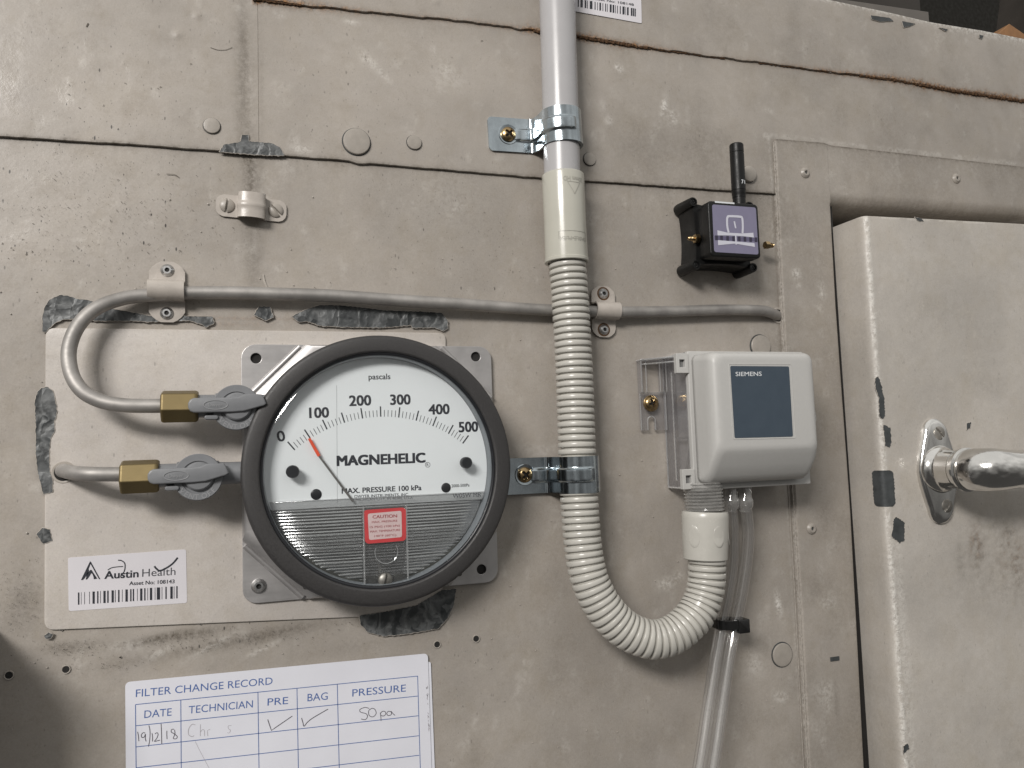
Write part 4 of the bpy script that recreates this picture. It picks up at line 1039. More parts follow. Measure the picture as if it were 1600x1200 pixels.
# ------------------------------------------------------------------ the two vent valves
def valve_proto():
    r = thing('vent_valve', None, 'valve', (0, 0, 0), group='grey plastic vent valves on the gauge')
    AY, AZ = 1.1, 19.0                                  # axis height and depth
    RX = Matrix.Rotation(math.radians(90), 4, 'Y')
    bm = BM(); lathe(bm, [(4.6, -17), (5.0, -16.5), (5.0, -9), (5.6, -8.5), (5.6, 8), (5.0, 8.5), (4.8, 12.5)], 32, (0, AY, AZ), RX)
    box(bm, -6.5, 6.5, AY-6.5, AY+6.5, AZ-5.5, AZ+3.5)
    part('valve_body', bm, 'valve', r)
    bm = BM(); lathe(bm, [(9.9, 22.2), (9.9, 24.6), (9.6, 25.0), (6.9, 25.0), (6.7, 24.5), (5.9, 24.5), (5.7, 25.0), (0.01, 25.1)], 64); o = part('dial_disc', bm, 'valve', r)
    bm = BM(); lathe(bm, [(6.1, 24.9), (6.0, 26.0), (5.4, 26.6), (3, 26.9)], 40, (0.3, .4, 0)); part('hub', bm, 'valve', r)
    bm = BM(); hexr = 7.3; pts = []
    a0 = math.radians(-15)
    ring = lambda x, k: [(x, AY+hexr*k*math.sin(a0+math.pi/3*i), AZ+hexr*k*math.cos(a0+math.pi/3*i)) for i in range(6)]
    loft(bm, [ring(-30.6, .90), ring(-30.0, .99), ring(-29.4, 1), ring(-17.2, 1), ring(-16.4, .99), ring(-15.6, .90)])
    part('compression_nut', bm, 'brass', r, smooth=False, bevel=.35, seg=2)
    bm = BM(); lev = [(-17.2, -3.1), (-18.6, -2.4), (-19.4, -1.0), (-19.4, 1.0), (-18.6, 2.4), (-17.2, 3.1), (-4, 3.2), (1, 3.5), (3.2, 4.6), (10.4, 4.5), (11.4, 2.8), (12.4, .3), (11.4, -.6), (3.0, -2.9), (-2, -3.2)]
    prism(bm, [(x, y+1.0) for x, y in lev], 24.6, 28.2, .7, 3); lv = part('valve_lever', bm, 'valve', r)
    bm = BM(); prism(bm, rrect(-13.0, -7.4, -5.1, -3.2, .9), 20, 26.0, .4); part('stop_lug', bm, 'valve', r)
    bm = BM(); n = 44
    rg = [[((4.9+w_)*math.cos(t)-8.4+(0), (2.0+w_*.8)*math.sin(t)+1.0, 28.24+h_) for t in [2*math.pi*i/n for i in range(n)]] for w_, h_ in ((-.28, 0), (-.2, .18), (.0, .22), (.12, 0))]
    loft(bm, rg, caps=False); text_at(bm, 'Dwyer', (-11.4, .35), (-5.6, .35), 1.5, 28.2, .01, .16); part('oval_mark', bm, 'valve_lite', lv)
    bm = BM()
    for chs, a_s in (('VENT', (222, 236, 251, 266)), ('OFF', (287, 302, 316))):
        for ch, a_ in zip(chs, a_s):
            vs, fs = _font_mesh(ch, .012); an = math.radians(a_); w_ = max(v[0] for v in vs); t = Vector((-math.sin(an), math.cos(an))); o_ = Vector((math.cos(an), math.sin(an)))
            nv = []
            for x, y in vs:
                u = (x-w_/2)/CAPH*2.1; v = y/CAPH*2.1-1.05; p_ = o_*8.35+t*u-o_*v; nv.append(bm.verts.new((p_.x, p_.y, 25.12)))
            for f in fs:
                try: bm.faces.new([nv[i] for i in f])
                except ValueError: pass
    part('raised_lettering', bm, 'valve_lite', o, recalc=False)
    return r
M['valve_lite'] = plain('valve_relief_lit', (0.27, 0.275, 0.285), 0.4, 0, 0.05)  # lighter copy of the valve grey paints light on the raised marks
va = valve_proto(); va['label'] = 'upper grey vent valve with a brass nut, on the looped tube'
vb = copy_tree(va); ORG[vb.name] = Vector((0, 0, 0)); vb['label'] = 'lower grey vent valve with a brass nut on the short straight tube'
bm = BM(); lathe(bm, [(4.8, 12.4), (4.8, 20.4)], 32, (0, 1.1, 19.0), Matrix.Rotation(math.radians(90), 4, 'Y')); part('outlet_pipe', bm, 'valve', vb)
pv = Pq(369.5, 636.5, 25); place(va, (pv.x, pv.y, 0)); pv = Pq(309.5, 745.5, 25); place(vb, (pv.x, pv.y, 0))

# ------------------------------------------------------------------ the round pressure gauge
GX, GY = 61.3, -7.3
gauge = thing('pressure_gauge', 'large round pressure gauge with a charcoal rim, white scale and square metal mounting plate', 'gauge', (GX, GY, 0))
hx0, hx1, hy0, hy1 = 0.0, 122.0, -67.2, 53.2
tl, tr_, br, bl_ = P(376, 540, 1.5), P(771, 540, 1.5), P(773, 909, 1.5), P(380, 944, 1.5)
hx0, hx1 = (tl.x+bl_.x)/2, (tr_.x+br.x)/2; hy1, hy0 = (tl.y+tr_.y)/2, (br.y+bl_.y)/2
outer = rrect(hx0, hx1, hy0, hy1, 6.5, 6)
hc_ = [P(400, 560, 2), P(743, 557.5, 2), P(404, 915, 2), P(752, 889.5, 2)]
bm = BM(); holed(bm, outer, [circ(h.x, h.y, 2.45, 20) for h in (hc_[0], hc_[1], hc_[3])], 1.0, 2.4)
plate = part('mounting_plate', bm, 'steel', gauge, smooth=False, bevel=.25)
cut = 29.0
def octo(i, z, c=cut):
    a, b, c_, d_ = hx0+i, hx1-i, hy0+i, hy1-i; k = c-0.6*i
    return [(a+k, c_, z), (b-k, c_, z), (b, c_+k, z), (b, d_-k, z), (b-k, d_, z), (a+k, d_, z), (a, d_-k, z), (a, c_+k, z)]
bm = BM(); loft(bm, [octo(0.15, 2.3, cut-.6), octo(.15, 3.6, cut), octo(.9, 5.2, cut+2.2), octo(2.2, 5.6, cut+3.6)]); part('raised_centre', bm, 'steel', plate, smooth=True, angle=25)
# pressed ribs along the corner cuts
for (ax_, ay_), (bx_, by_) in (((hx0, hy1-cut+1.5), (hx0+cut-1.5, hy1)), ((hx1, hy1-cut+1.5), (hx1-cut+1.5, hy1)), ((hx0, hy0+cut-1.5), (hx0+cut-1.5, hy0)), ((hx1, hy0+cut-1.5), (hx1-cut+1.5, hy0))):
    a, b = Vector((ax_, ay_, 2.6)), Vector((bx_, by_, 2.6)); a2, b2 = a.lerp(b, .04), a.lerp(b, .96)
    bm = BM(); tube(bm, [a2.lerp(b2, k/10) for k in range(11)], 1.5, 16); part('pressed_rib', bm, 'steel', plate)
q = hc_[2]; bm = BM(); blind_rivet(bm, 3.3, 2.2, (q.x, q.y, 2.4)); o = part('rivet', bm, 'rivet', gauge, label='silver blind rivet in the lower left corner hole')
bm = BM(); lathe(bm, [(1.0, 3.2), (.01, 3.2)], 16, (q.x, q.y, 0), caps=False); part('rivet_hole', bm, 'dark_recess', o)
for h in (hc_[0], hc_[1], hc_[3]):
    bm = BM(); lathe(bm, [(2.9, 1.05), (.01, 1.05)], 20, (h.x, h.y, 0), caps=False); part('hole_bottom', bm, 'dark_recess', plate)
GC = (GX, GY, 0)
bm = BM(); lathe(bm, [(57.5, 5), (57.5, 16.4), (52.0, 16.5), (52.0, 12.5), (.01, 12.5)], 96, GC); part('gauge_case', bm, 'bezel', gauge)
bm = BM(); lathe(bm, [(57.4, 16), (60.1, 16.2), (60.7, 16.8), (60.8, 25.0), (60.5, 25.8), (59.7, 26.35), (58.9, 26.55), (54.0, 26.9), (53.3, 26.75), (53.0, 26.2), (52.8, 22)], 128, GC, caps=False); part('bezel', bm, 'bezel', gauge, angle=60)
bm = BM(); lathe(bm, [(52.9, 25.6), (52.2, 25.7), (51.75, 25.2), (51.6, 24.4)], 128, GC, caps=False); part('gasket', bm, 'gasket', gauge, angle=0)
M['gauge_side'] = plain('gauge_side_wall', (0.20, 0.215, 0.23), 0.4, 0, 0.08)
bm = BM(); lathe(bm, [(51.6, 24.6), (51.3, 24.0), (51.2, 15)], 128, GC, caps=False); part('inner_wall', bm, 'gauge_side', gauge, angle=60)
# dial plate (upper part) and the darker works below it
DZL = 18.5
yl = P(595, 788.5, DZL).y
def disc_part(r, z, y0, y1, n=120):
    pts = []
    for i in range(n):
        a = 2*math.pi*i/n; x, y = GX+r*math.cos(a), GY+r*math.sin(a); pts.append((x, min(max(y, y0), y1)))
    out = []
    for p in pts:
        yy = p[1]
        if yy in (y0, y1):
            hw_ = math.sqrt(max(0, r*r-(yy-GY)**2)); x = max(GX-hw_, min(GX+hw_, p[0])); p = (x, yy)
        if not out or abs(p[0]-out[-1][0])+abs(p[1]-out[-1][1]) > 1e-5: out.append(p)
    return out
bm = BM(); prism(bm, disc_part(51.7, 0, yl, 1e9), DZL-1.2, DZL); dial = part('dial_plate', bm, 'dial', gauge)
bm = BM(); prism(bm, disc_part(51.7, 0, -1e9, yl-.05), DZL-3, DZL-1.8); works = part('back_works', bm, 'inner', gauge)
bm = BM(); a = P(470, 812, DZL); b = P(735, 800, DZL)
bm.free()
# printing on the dial
kt = crop(360, 500, 6); kr = crop(580, 500, 6); k4 = crop(360, 700, 1200/260); k5 = crop(580, 700, 1200/260)
majors = [kt(535, 1140), kt(690, 1030), kt(865, 938), kt(1042, 870), kt(1225, 825), kt(1408, 808), kr(268, 818), kr(445, 850), kr(612, 908), kr(768, 985), kr(912, 1082)]
mp = np.array([tuple(P(*m, DZL))[:2] for m in majors]); A_ = np.c_[2*mp, np.ones(len(mp))]; sol = np.linalg.lstsq(A_, (mp**2).sum(1), rcond=None)[0]
tcx, tcy = sol[0], sol[1]; tR = math.sqrt(sol[2]+tcx**2+tcy**2)
an0 = math.atan2(mp[0][1]-tcy, mp[0][0]-tcx); an1 = math.atan2(mp[-1][1]-tcy, mp[-1][0]-tcx)
tk = (P(594.7, 634.7, DZL)-P(594.7, 650.8, DZL)).length
bm = BM()
for i in range(51):
    a = an0+(an1-an0)*i/50; c_, s_ = math.cos(a), math.sin(a); mj = i % 5 == 0
    r0, r1 = tR-tk, tR-(0 if mj else tk*.36)
    stroke(bm, [(tcx+c_*r0, tcy+s_*r0), (tcx+c_*r1, tcy+s_*r1)], .62 if mj else .27, DZL+.05)
part('scale_ticks', bm, 'ink', dial, recalc=False)
bm = BM()
text_px(bm, '0', (434.5, 690.5), (446.5, 688), (433.5, 674), DZL, .035)
text_px(bm, '100', (483.5, 653), (514, 652), (483.5, 636.8), DZL, .05)
text_px(bm, '200', (546, 634.2), (580, 633), (546, 618), DZL, .05)
text_px(bm, '300', (610, 632.4), (641.5, 631.6), (610, 616.5), DZL, .05)
text_px(bm, '400', (670, 647.6), (702.5, 646.5), (670, 631.8), DZL, .05)
text_px(bm, '500', (717, 675.2), (747, 674), (717, 659.3), DZL, .05)
text_px(bm, 'pascals', (576, 593), (610, 592.4), (576, 584.3), DZL, .025)
text_px(bm, 'MAGNEHELIC', (526.5, 727.7), (664.5, 722.2), (526.5, 712), DZL, .075)
text_px(bm, 'R', (666.6, 728.2), (669.8, 728.0), (666.6, 724.2), DZL, .01)
q = P(668.2, 726.2, DZL); stroke(bm, [(q.x+1.15*math.cos(t), q.y+1.15*math.sin(t)) for t in np.linspace(0, 6.3, 26)], .2, DZL+.06)
text_px(bm, 'MAX. PRESSURE 100 kPa', (534, 771.3), (658.5, 765.6), (534, 763.2), DZL, .04)
text_px(bm, 'DWYER INSTRUMENTS, INC.', (554, 778.2), (639, 774.8), (554, 773.6), DZL, .02)
text_px(bm, '2000-500Pa', (705.5, 761.6), (733.5, 760), (705.5, 757), DZL, .01)
part('dial_print', bm, 'ink', dial, recalc=False)
bm = BM(); text_px(bm, 'MICHIGAN CITY, IN 46360, U.S.A.', (556, 783.2), (646, 779.2), (556, 779.4), DZL+2.4, .0); text_px(bm, 'W05W MR', (707.4, 778.2), (752, 776), (707.4, 771.3), DZL+2.4, 0)
# dial screws
for (px, py, r_, h_, m_) in ((457, 737, 2.9, 6.6, 'gasket'), (727, 723, 2.75, 6.6, 'gasket'), (494, 772.5, 2.45, .5, 'gasket'), (697, 762, 2.3, .5, 'gasket')):
    q = P(px, py, DZL+h_*.5); b2 = BM(); lathe(b2, [(r_*.55, DZL), (r_*.55, DZL+h_*.5), (r_, DZL+h_*.5), (r_, DZL+h_*.9), (r_*.85, DZL+h_), (0.01, DZL+h_)] if h_ > 1 else [(r_, DZL), (r_, DZL+.2), (r_*.7, DZL+h_), (.01, DZL+h_)], 28, (q.x, q.y, 0)); part('dial_screw', b2, m_, dial)
part('band_print', bm, 'ink_grey', dial, recalc=False)
b2 = BM(); stroke_px(b2, [(526, 602), (526.6, 700), (527, 786)], .10, DZL, lift=.04); stroke_px(b2, [(425, 786), (760, 770)], .14, DZL, lift=.04); part('hairline', b2, 'ink_grey', dial, recalc=False)
# pointer
a, m_, b = P(483, 685, DZL+1.8), P(498.5, 712.5, DZL+1.8), P(552, 784, DZL+1.8)
def blade(bm, p, q, w0, w1, z0, z1):
    t = (q-p).normalized(); n_ = Vector((-t.y, t.x, 0)); prism(bm, [tuple(p+n_*w0)[:2], tuple(q+n_*w1)[:2], tuple(q-n_*w1)[:2], tuple(p-n_*w0)[:2]], z0, z1)
bm = BM(); blade(bm, m_, b, .42, .50, DZL+1.5, DZL+2.0); po = part('pointer', bm, 'pointer', gauge, smooth=False)
bm = BM(); blade(bm, a, m_, .62, .70, DZL+1.5, DZL+2.1); part('pointer_tip', bm, 'pointer_red', po, smooth=False)

# ribbed clear cover over the lower part
bm = BM(); y_top = P(595, 790, DZL+3).y; y_band = yl+.8; zr = DZL+2.4; rows = []
R_in = 51.1
yy = y_top; pr = []
pr.append((y_top, zr)); 
while yy > GY-R_in+1.0:
    am_ = random.uniform(.4, 1.4)
    for f_, h_ in ((.0, 0), (.25, .75), (.5, 1.05), (.75, .75)): pr.append((yy-1.42*f_, zr+h_*am_))
    yy -= 1.42
ring_rows = []
for y, z in pr:
    hw_ = math.sqrt(max(1, R_in**2-(y-GY)**2)); n_ = 40; xs_ = [GX-hw_+2*hw_*k/n_ for k in range(n_+1)]
    ring_rows.append([(x_, y, z+.05*math.sin(k*.9+y)-3.4*max(0, (math.hypot(x_-GX, y-GY)-33)/18)**2) for k, x_ in enumerate(xs_)])
loft(bm, ring_rows, caps=False, closed=False); rib = part('ribbed_cover', bm, 'clear_rib', gauge, angle=0)
bm = BM(); hw0 = math.sqrt(R_in**2-(y_top-GY)**2); yb_ = P(595, 776, DZL+2).y; hw1 = math.sqrt(R_in**2-(yb_-GY)**2)
prism(bm, [(GX-hw0, y_top), (GX+hw0, y_top), (GX+hw1, yb_), (GX-hw1, yb_)], DZL+.4, DZL+2.2, .5); part('cover_band', bm, 'clear_tab', gauge)
M['works_dark'] = plain('dark_works_metal', (0.12, 0.12, 0.11), 0.35, 0.6, 0.35, 160)
bm = BM(); a = P(472, 815, DZL-1); b = P(722, 900, DZL-1); prism(bm, rrect(a.x, b.x, b.y, a.y, 1.2), DZL-1.8, DZL-.4, .3); part('magnet_block', bm, 'works_dark', gauge)
for px, py, w_, h_ in ((541, 827, 2.6, .5), (540, 821, .8, .5), (520, 852, 2.4, .4), (520, 858, 1.2, .4), (677, 845, 2.2, .5), (676, 839, .8, .4), (700, 815, 2, .4)):
    bm = BM(); q = P(px, py, DZL); box(bm, q.x-w_/2, q.x+w_/2, q.y-h_/2, q.y+h_/2, DZL-.4, DZL-.2); part('works_slot', bm, 'dark_recess', gauge, smooth=False)
# clear window down the middle with the caution label and zero screw
c0, c1, c2, c3 = P(568, 792, 23.4), P(635, 789, 23.4), P(638, 912, 23.4), P(570, 917, 23.4)
bm = BM(); prism(bm, quad_round([c0, c1, c2, c3], 1.2), 21.8, 23.2, .35); tab = part('clear_window', bm, 'clear_tab', gauge)
bm = BM()
for aa, bb in ((c0, c3), (c1, c2), (c3, c2)):
    tube(bm, [Vector((aa.x, aa.y, 23.2)).lerp(Vector((bb.x, bb.y, 23.2)), k/8) for k in range(9)], .42, 10)
part('window_edge', bm, 'clear_rib_lite', tab)
bm = BM(); q = P(601, 905, 20.5); tube(bm, [Vector((P(603, 862, 21.9).x+5.2*math.cos(t), P(603, 862, 21.9).y+5.2*math.sin(t), 23.2)) for t in np.linspace(2.7, 6.8, 26)], .22, 6); part('moulded_arc', bm, 'clear_rib_lite', tab)
bm = BM(); screw_head(bm, 3.1, 1.6, 'slot', (q.x, q.y, 22.6), 1.35); lathe(bm, [(3.3, 17), (3.3, 22.6)], 28, (q.x, q.y, 0)); part('zero_screw', bm, 'screw_worn', gauge)
bm = BM()
for sg in (-1, 1): box(bm, q.x+sg*6.4-2.2, q.x+sg*6.4+2.2, q.y-1.8, q.y+1.8, 17.5, 21.5)
part('screw_post', bm, 'works_dark', gauge, smooth=False, bevel=.3)
ca = [P(*k4(958, 448), 23.4), P(*k5(250, 428), 23.4), P(*k5(252, 668), 23.4), P(*k4(972, 692), 23.4)]
bm = BM(); prism(bm, quad_round(ca, 2.0), 23.22, 23.4); lab = part('caution_label', bm, 'red', gauge, label='red bordered caution sticker')
ci = [P(*k4(990, 474), 23.4), P(*k5(218, 452), 23.4), P(*k5(222, 642), 23.4), P(*k4(1000, 664), 23.4)]
bm = BM(); flat(bm, quad_round(ci, 1.0), 23.46); part('label_field', bm, 'pink', lab)
bm = BM()
for s_, a_, b_, t_ in (('CAUTION', k4(1025, 508), k5(186, 500), k4(1025, 485)), ('MAX. PRESSURE', k4(1020, 542), k5(188, 530), k4(1020, 528)), ('15 PSIG (100 kPa)', k4(1005, 578), k5(206, 565), k4(1005, 564)), ('MAX. TEMPERATURE', k4(1008, 610), k5(208, 597), k4(1008, 596)), ('140°F (60°C)', k4(1038, 642), k5(180, 633), k4(1038, 628))):
    text_px(bm, s_, a_, b_, t_, 23.4, .03 if s_ == 'CAUTION' else .01, .12)
part('label_print', bm, 'red_text', lab, recalc=False)
# domed lens
bm = BM(); prof = [(51.6, 25.0), (51.0, 25.3), (50.0, 25.6), (48.4, 25.9)]
for k in range(1, 13): r_ = 48.4*(1-k/12); prof.append((max(.01, r_), 25.9+1.6*(1-(r_/48.4)**2)))
lathe(bm, prof, 128, GC, caps=False); part('lens', bm, 'lens', gauge, angle=0)

# ------------------------------------------------------------------ stickers and the record card
k6 = crop(0, 840, 1600/340)
st1 = thing('asset_sticker', 'white asset number sticker with barcode and pen ticks below the lower valve', 'sticker', P(198, 906, .9))
cs = [P(*k6(*p), .9) for p in ((500, 148), (1368, 86), (1376, 480), (505, 541))]
bm = BM(); prism(bm, quad_round(cs, 1.0), .86, 1.0); part('sticker_sheet', bm, 'sticker', st1, bevel=.03)
Z1 = 1.0
bm = BM()
text_px(bm, 'Austin', k6(768, 303), k6(1018, 290), k6(768, 247), Z1, .045)
text_px(bm, 'Asset No: 108143', k6(950, 350), k6(1283, 335), k6(950, 322), Z1, .035)
for pts in (((595, 312), (663, 172), (668, 188), (652, 232), (655, 240), (648, 262), (622, 300), (610, 312)), ((668, 176), (738, 305), (728, 306), (664, 190)), ((640, 262), (664, 238), (672, 236), (716, 302), (690, 306), (688, 290), (680, 268), (672, 262), (668, 268), (655, 290), (640, 308), (630, 308))):
    flat(bm, [tuple(P(*k6(*p), Z1))[:2] for p in pts], Z1+.06)
bars = [(573, 11), (596, 3), (620, 4), (656, 4), (680, 17), (714, 10), (737, 4), (760, 17), (788, 11), (820, 17), (845, 5), (868, 11), (897, 4), (922, 18), (957, 10), (976, 10), (1008, 4), (1030, 17), (1060, 10), (1084, 4), (1102, 17), (1138, 4), (1153, 24), (1189, 4), (1216, 10), (1252, 18), (1278, 4), (1296, 10)]
def bars_px(bm, fn, bars, y0, y1, slope, z, xr):
    for x, w_ in bars:
        dy = slope*(x-xr); qd = [P(*fn(*p), z) for p in ((x, y0+dy), (x+w_, y0+dy), (x+w_, y1+dy), (x, y1+dy))]
        flat(bm, qd, z+.06)
bars_px(bm, k6, bars, 403, 493, -.064, Z1, 573)
part('sticker_print', bm, 'ink', st1, recalc=False)
bm = BM(); text_px(bm, 'Health', k6(1045, 288), k6(1290, 274), k6(1045, 232), Z1, -.012, space=1.0); part('sticker_print', bm, 'ink_grey', st1, recalc=False)
bm = BM(); stroke_px(bm, [k6(*p) for p in ((1135, 210), (1150, 228), (1175, 243), (1220, 225), (1270, 190), (1307, 147))], .75, Z1, True, .10)
stroke_px(bm, [k6(*p) for p in ((868, 166), (890, 168), (915, 185), (920, 215), (912, 250), (885, 285))], .45, Z1, True, .10)
stroke_px(bm, [k6(*p) for p in ((792, 238), (820, 222), (860, 215), (905, 212))], .38, Z1, True, .10)
part('pen_mark', bm, 'ink', st1, recalc=False)

k3 = crop(740, 0, 1600/300)
st2 = thing('asset_sticker', 'white barcode sticker cut by the top of the photo, right of the grey pipe', 'sticker', P(955, 5, 2.9))
cs = [P(885, -52, 2.9), P(1001, -30, 2.9), P(*k3(1400, 196), 2.9), P(*k3(745, 78), 2.9)]
bm = BM(); prism(bm, quad_round(cs, .9), 2.9, 3.15); part('sticker_sheet', bm, 'sticker', st2)
Z2 = 3.15; bm = BM(); text_px(bm, 'Asset No: 108148', k3(985, -6), k3(1335, 50), k3(985, -26), Z2, .035)
b2 = [(800, 14), (830, 8), (868, 10), (890, 20), (925, 14), (945, 6), (968, 22), (1008, 8), (1030, 5), (1048, 14), (1074, 6), (1096, 8), (1112, 5), (1134, 16), (1158, 14), (1180, 5), (1196, 6), (1218, 8), (1240, 18), (1264, 4), (1278, 14), (1310, 14), (1328, 12), (1344, 8)]
bars_px(bm, k3, b2, -8, 58, .168, Z2, 868); part('sticker_print', bm, 'ink', st2, recalc=False)

k7 = crop(180, 1000, 6); kb = crop(430, 1000, 6)
card = thing('record_card', 'white filter change record card ruled in blue with handwriting, cut by the bottom edge', 'card', P(435, 1120, .6))
back = [P(300, 1062, .4), P(673, 1034, .4), P(690, 1480, .4), P(300, 1500, .4)]
bm = BM(); prism(bm, quad_round(back, 1.0), .15, .45); o = part('back_sheet', bm, 'paper', card, label='second card showing along the right edge')
front = [P(195.5, 1066, .9), P(668.5, 1021, .9), P(682, 1440, .9), P(199, 1500, .9)]
bm = BM(); prism(bm, quad_round(front, 2.2), .6, .9); part('card_sheet', bm, 'paper', card)
Z3 = .9; bm = BM()
LW = .32
vl = [((211.7, 1100.8), (214, 1330)), ((282.5, 1093.7), (284, 1330)), ((403, 1081.7), (406.5, 1330)), ((464, 1076), (468.5, 1330)), ((527, 1069), (533, 1330)), ((652.5, 1056), (660.5, 1330))]
hl = [((211.7, 1100.8), (652.5, 1056.3)), ((212, 1134), (652.8, 1087.5)), ((212.5, 1167), (653.5, 1118.3)), ((213, 1199.5), (654.5, 1149.5)), ((213.4, 1233), (655, 1180)), ((213.8, 1267), (656, 1211))]
for a, b in vl+hl: stroke_px(bm, [a, b], LW, Z3)
text_px(bm, 'FILTER CHANGE RECORD', k7(193, 535), k7(1475, 415), k7(193, 465), Z3, -.004)
text_px(bm, 'DATE', k7(272, 732), k7(528, 708), k7(270, 662), Z3, -.004)
text_px(bm, 'TECHNICIAN', k7(688, 690), k7(1290, 632), k7(684, 621), Z3, -.004)
text_px(bm, 'PRE', (417.8, 1102.5), (450, 1099.8), (417.8, 1091.4), Z3, -.004)
text_px(bm, 'BAG', kb(302, 575), kb(492, 558), kb(300, 506), Z3, -.004)
text_px(bm, 'PRESSURE', kb(722, 530), kb(1225, 482), kb(722, 463), Z3, -.004)
part('card_print', bm, 'ink_blue', card, recalc=False)
bm = BM()
def pen(fn, pts, w=.30, cv=True): stroke_px(bm, [fn(*p) for p in pts], w, Z3, cv, .09)
pen(k7, ((1430, 745), (1448, 800), (1465, 848), (1500, 822), (1660, 712)), .36, False)
part('handwriting', bm, 'ink_pen', card, recalc=False); bm = BM()
pen(kb, ((247, 730), (260, 775), (270, 808), (300, 772), (345, 735), (420, 690), (495, 647)), .36)
part('handwriting', bm, 'ink_pen', card, recalc=False); bm = BM()
pen(k7, ((210, 860), (218, 900), (222, 948))); pen(k7, ((282, 872), (262, 868), (246, 888), (250, 912), (272, 908), (284, 880), (282, 920), (290, 950)))
pen(k7, ((316, 800), (326, 850), (324, 930), (312, 998))); pen(k7, ((345, 872), (350, 910), (350, 950)))
pen(k7, ((372, 880), (392, 868), (402, 885), (390, 920), (368, 950), (395, 944), (420, 938))); pen(k7, ((430, 785), (434, 860), (436, 975)))
pen(k7, ((484, 850), (484, 890), (486, 928))); pen(k7, ((552, 835), (530, 838), (526, 862), (556, 880), (582, 905), (570, 925), (545, 920), (560, 880), (556, 842)))
part('handwriting', bm, 'ink_pen', card, recalc=False); bm = BM()
pen(kb, ((880, 640), (840, 632), (795, 650), (800, 675), (850, 690), (865, 715), (845, 745), (805, 740)))
pen(kb, ((905, 640), (878, 660), (880, 705), (915, 720), (945, 690), (935, 650), (905, 638))); pen(kb, ((985, 680), (990, 720), (992, 758)))
pen(kb, ((985, 690), (1005, 668), (1030, 672), (1035, 695), (1015, 712), (990, 706))); pen(kb, ((1088, 672), (1060, 668), (1045, 690), (1062, 708), (1090, 695), (1085, 668), (1100, 685), (1122, 706)))
part('handwriting', bm, 'ink_pen', card, recalc=False)
bm = BM()
pen(k7, ((752, 795), (720, 790), (690, 830), (688, 885), (720, 905), (740, 895)), .25); pen(k7, ((800, 790), (798, 840), (798, 900)), .22); pen(k7, ((800, 860), (820, 838), (836, 850), (838, 900)), .22); pen(k7, ((868, 900), (866, 850), (890, 836)), .2); pen(k7, ((1090, 800), (1060, 805), (1062, 830), (1080, 845), (1070, 870), (1050, 868)), .18); pen(k7, ((750, 950), (800, 1050), (880, 1200)), .14)
part('faded_handwriting', bm, 'ink_faint', card, recalc=False)
bm = BM()
for k in range(26):
    a = random.uniform(0, 1); stroke_px(bm, [(668.2+a*3+random.uniform(-2.4, 0), 1070+a*70), (669+a*3+random.uniform(-2.4, 0), 1073+a*70)], .22, Z3)
part('edge_scuff', bm, 'ink_faint', card, recalc=False)

# ------------------------------------------------------------------ pressure transmitter (grey box on clear base)
ks = crop(960, 520, 1457/340)
FZ = 28.0
tx = thing('pressure_transmitter', 'light grey plastic transmitter box with a slate blue label on a clear base', 'transmitter', P(1170, 655, 0))
f0, f1, f2, f3 = P(1073, 549, FZ), P(1253, 549.5, FZ), P(1268, 757, FZ), P(1086, 765, FZ)
fx0, fx1, fy1, fy0 = (f0.x+f3.x)/2, (f1.x+f2.x)/2, (f0.y+f1.y)/2, (f2.y+f3.y)/2
bm = BM(); prism(bm, rrect(fx0, fx1, fy0, fy1, .8, 3), FZ-2.6, FZ, .4); part('cover_flange', bm, 'housing', tx)
lv = [(2.2,6.4,2.0,3.2,FZ-.1,3.5),(2.2,6.4,2.0,3.2,FZ+2.5,3.8),(2.3,6.4,2.0,3.4,FZ+5,4.0),(2.4,6.5,2.1,4.3,FZ+7.0,4.2),(2.5,6.6,2.0,7.2,FZ+10.2,4.5),(2.6,6.6,2.3,12.4,FZ+13.6,4.5),(3.4,7.7,3.0,17.3,FZ+16.4,4.5),(4.4,8.9,3.9,19.3,FZ+17.5,4.5),(5.8,10.4,5.2,20.6,FZ+18.0,4.3),(7.6,12.2,7.0,22.2,FZ+18.1,4)]
bm = BM(); loft(bm, [[(x, y, z) for x, y in rrect(fx0+l, fx1-r_, fy0+b_, fy1-t_, rr, 8)] for l, r_, t_, b_, z, rr in lv]); cov = part('cover', bm, 'housing', tx, angle=0)
CZ = FZ+18.1
lb = [P(*ks(*p), CZ) for p in ((775, 222), (1168, 225), (1195, 695), (805, 705))]
le = [P(*ks(*p), CZ) for p in ((764, 211), (1182, 212), (1211, 704), (795, 714))]
bm = BM(); pts = quad_round(le, .6); q_ = [Vector((p[0], p[1], CZ+.05)) for p in pts]+[Vector((pts[0][0], pts[0][1], CZ+.05))]; tube(bm, q_, .16, 6, ref=(0, 0, 1)); part('recess_edge', bm, 'housing', cov)
bm = BM(); prism(bm, quad_round(lb, .9), CZ-.05, CZ+.12); bl = part('front_label', bm, 'blue_label', cov)
bm = BM(); text_px(bm, 'SIEMENS', ks(812, 290), ks(986, 288), ks(812, 262), CZ+.12, .02, .08); part('label_print', bm, 'print_glint_white', bl, recalc=False)
q = Vector((fx1-7.2, P(1262, 651, FZ+14).y, FZ+14.6)); tm = Matrix.Translation(q) @ Matrix.Rotation(math.radians(42), 4, 'Y')
bm = BM(); lathe(bm, [(3.3, -.3), (3.1, .7), (2.7, .5), (2.5, .1)], 28, (0, 0, 0), tm, caps=False); part('screw_well', bm, 'housing', cov)
bm = BM(); screw_head(bm, 2.4, .9, 'cross', (0, 0, .1), .6); bmesh.ops.transform(bm, matrix=tm, verts=bm.verts[:]); part('cover_screw', bm, 'rivet', cov)
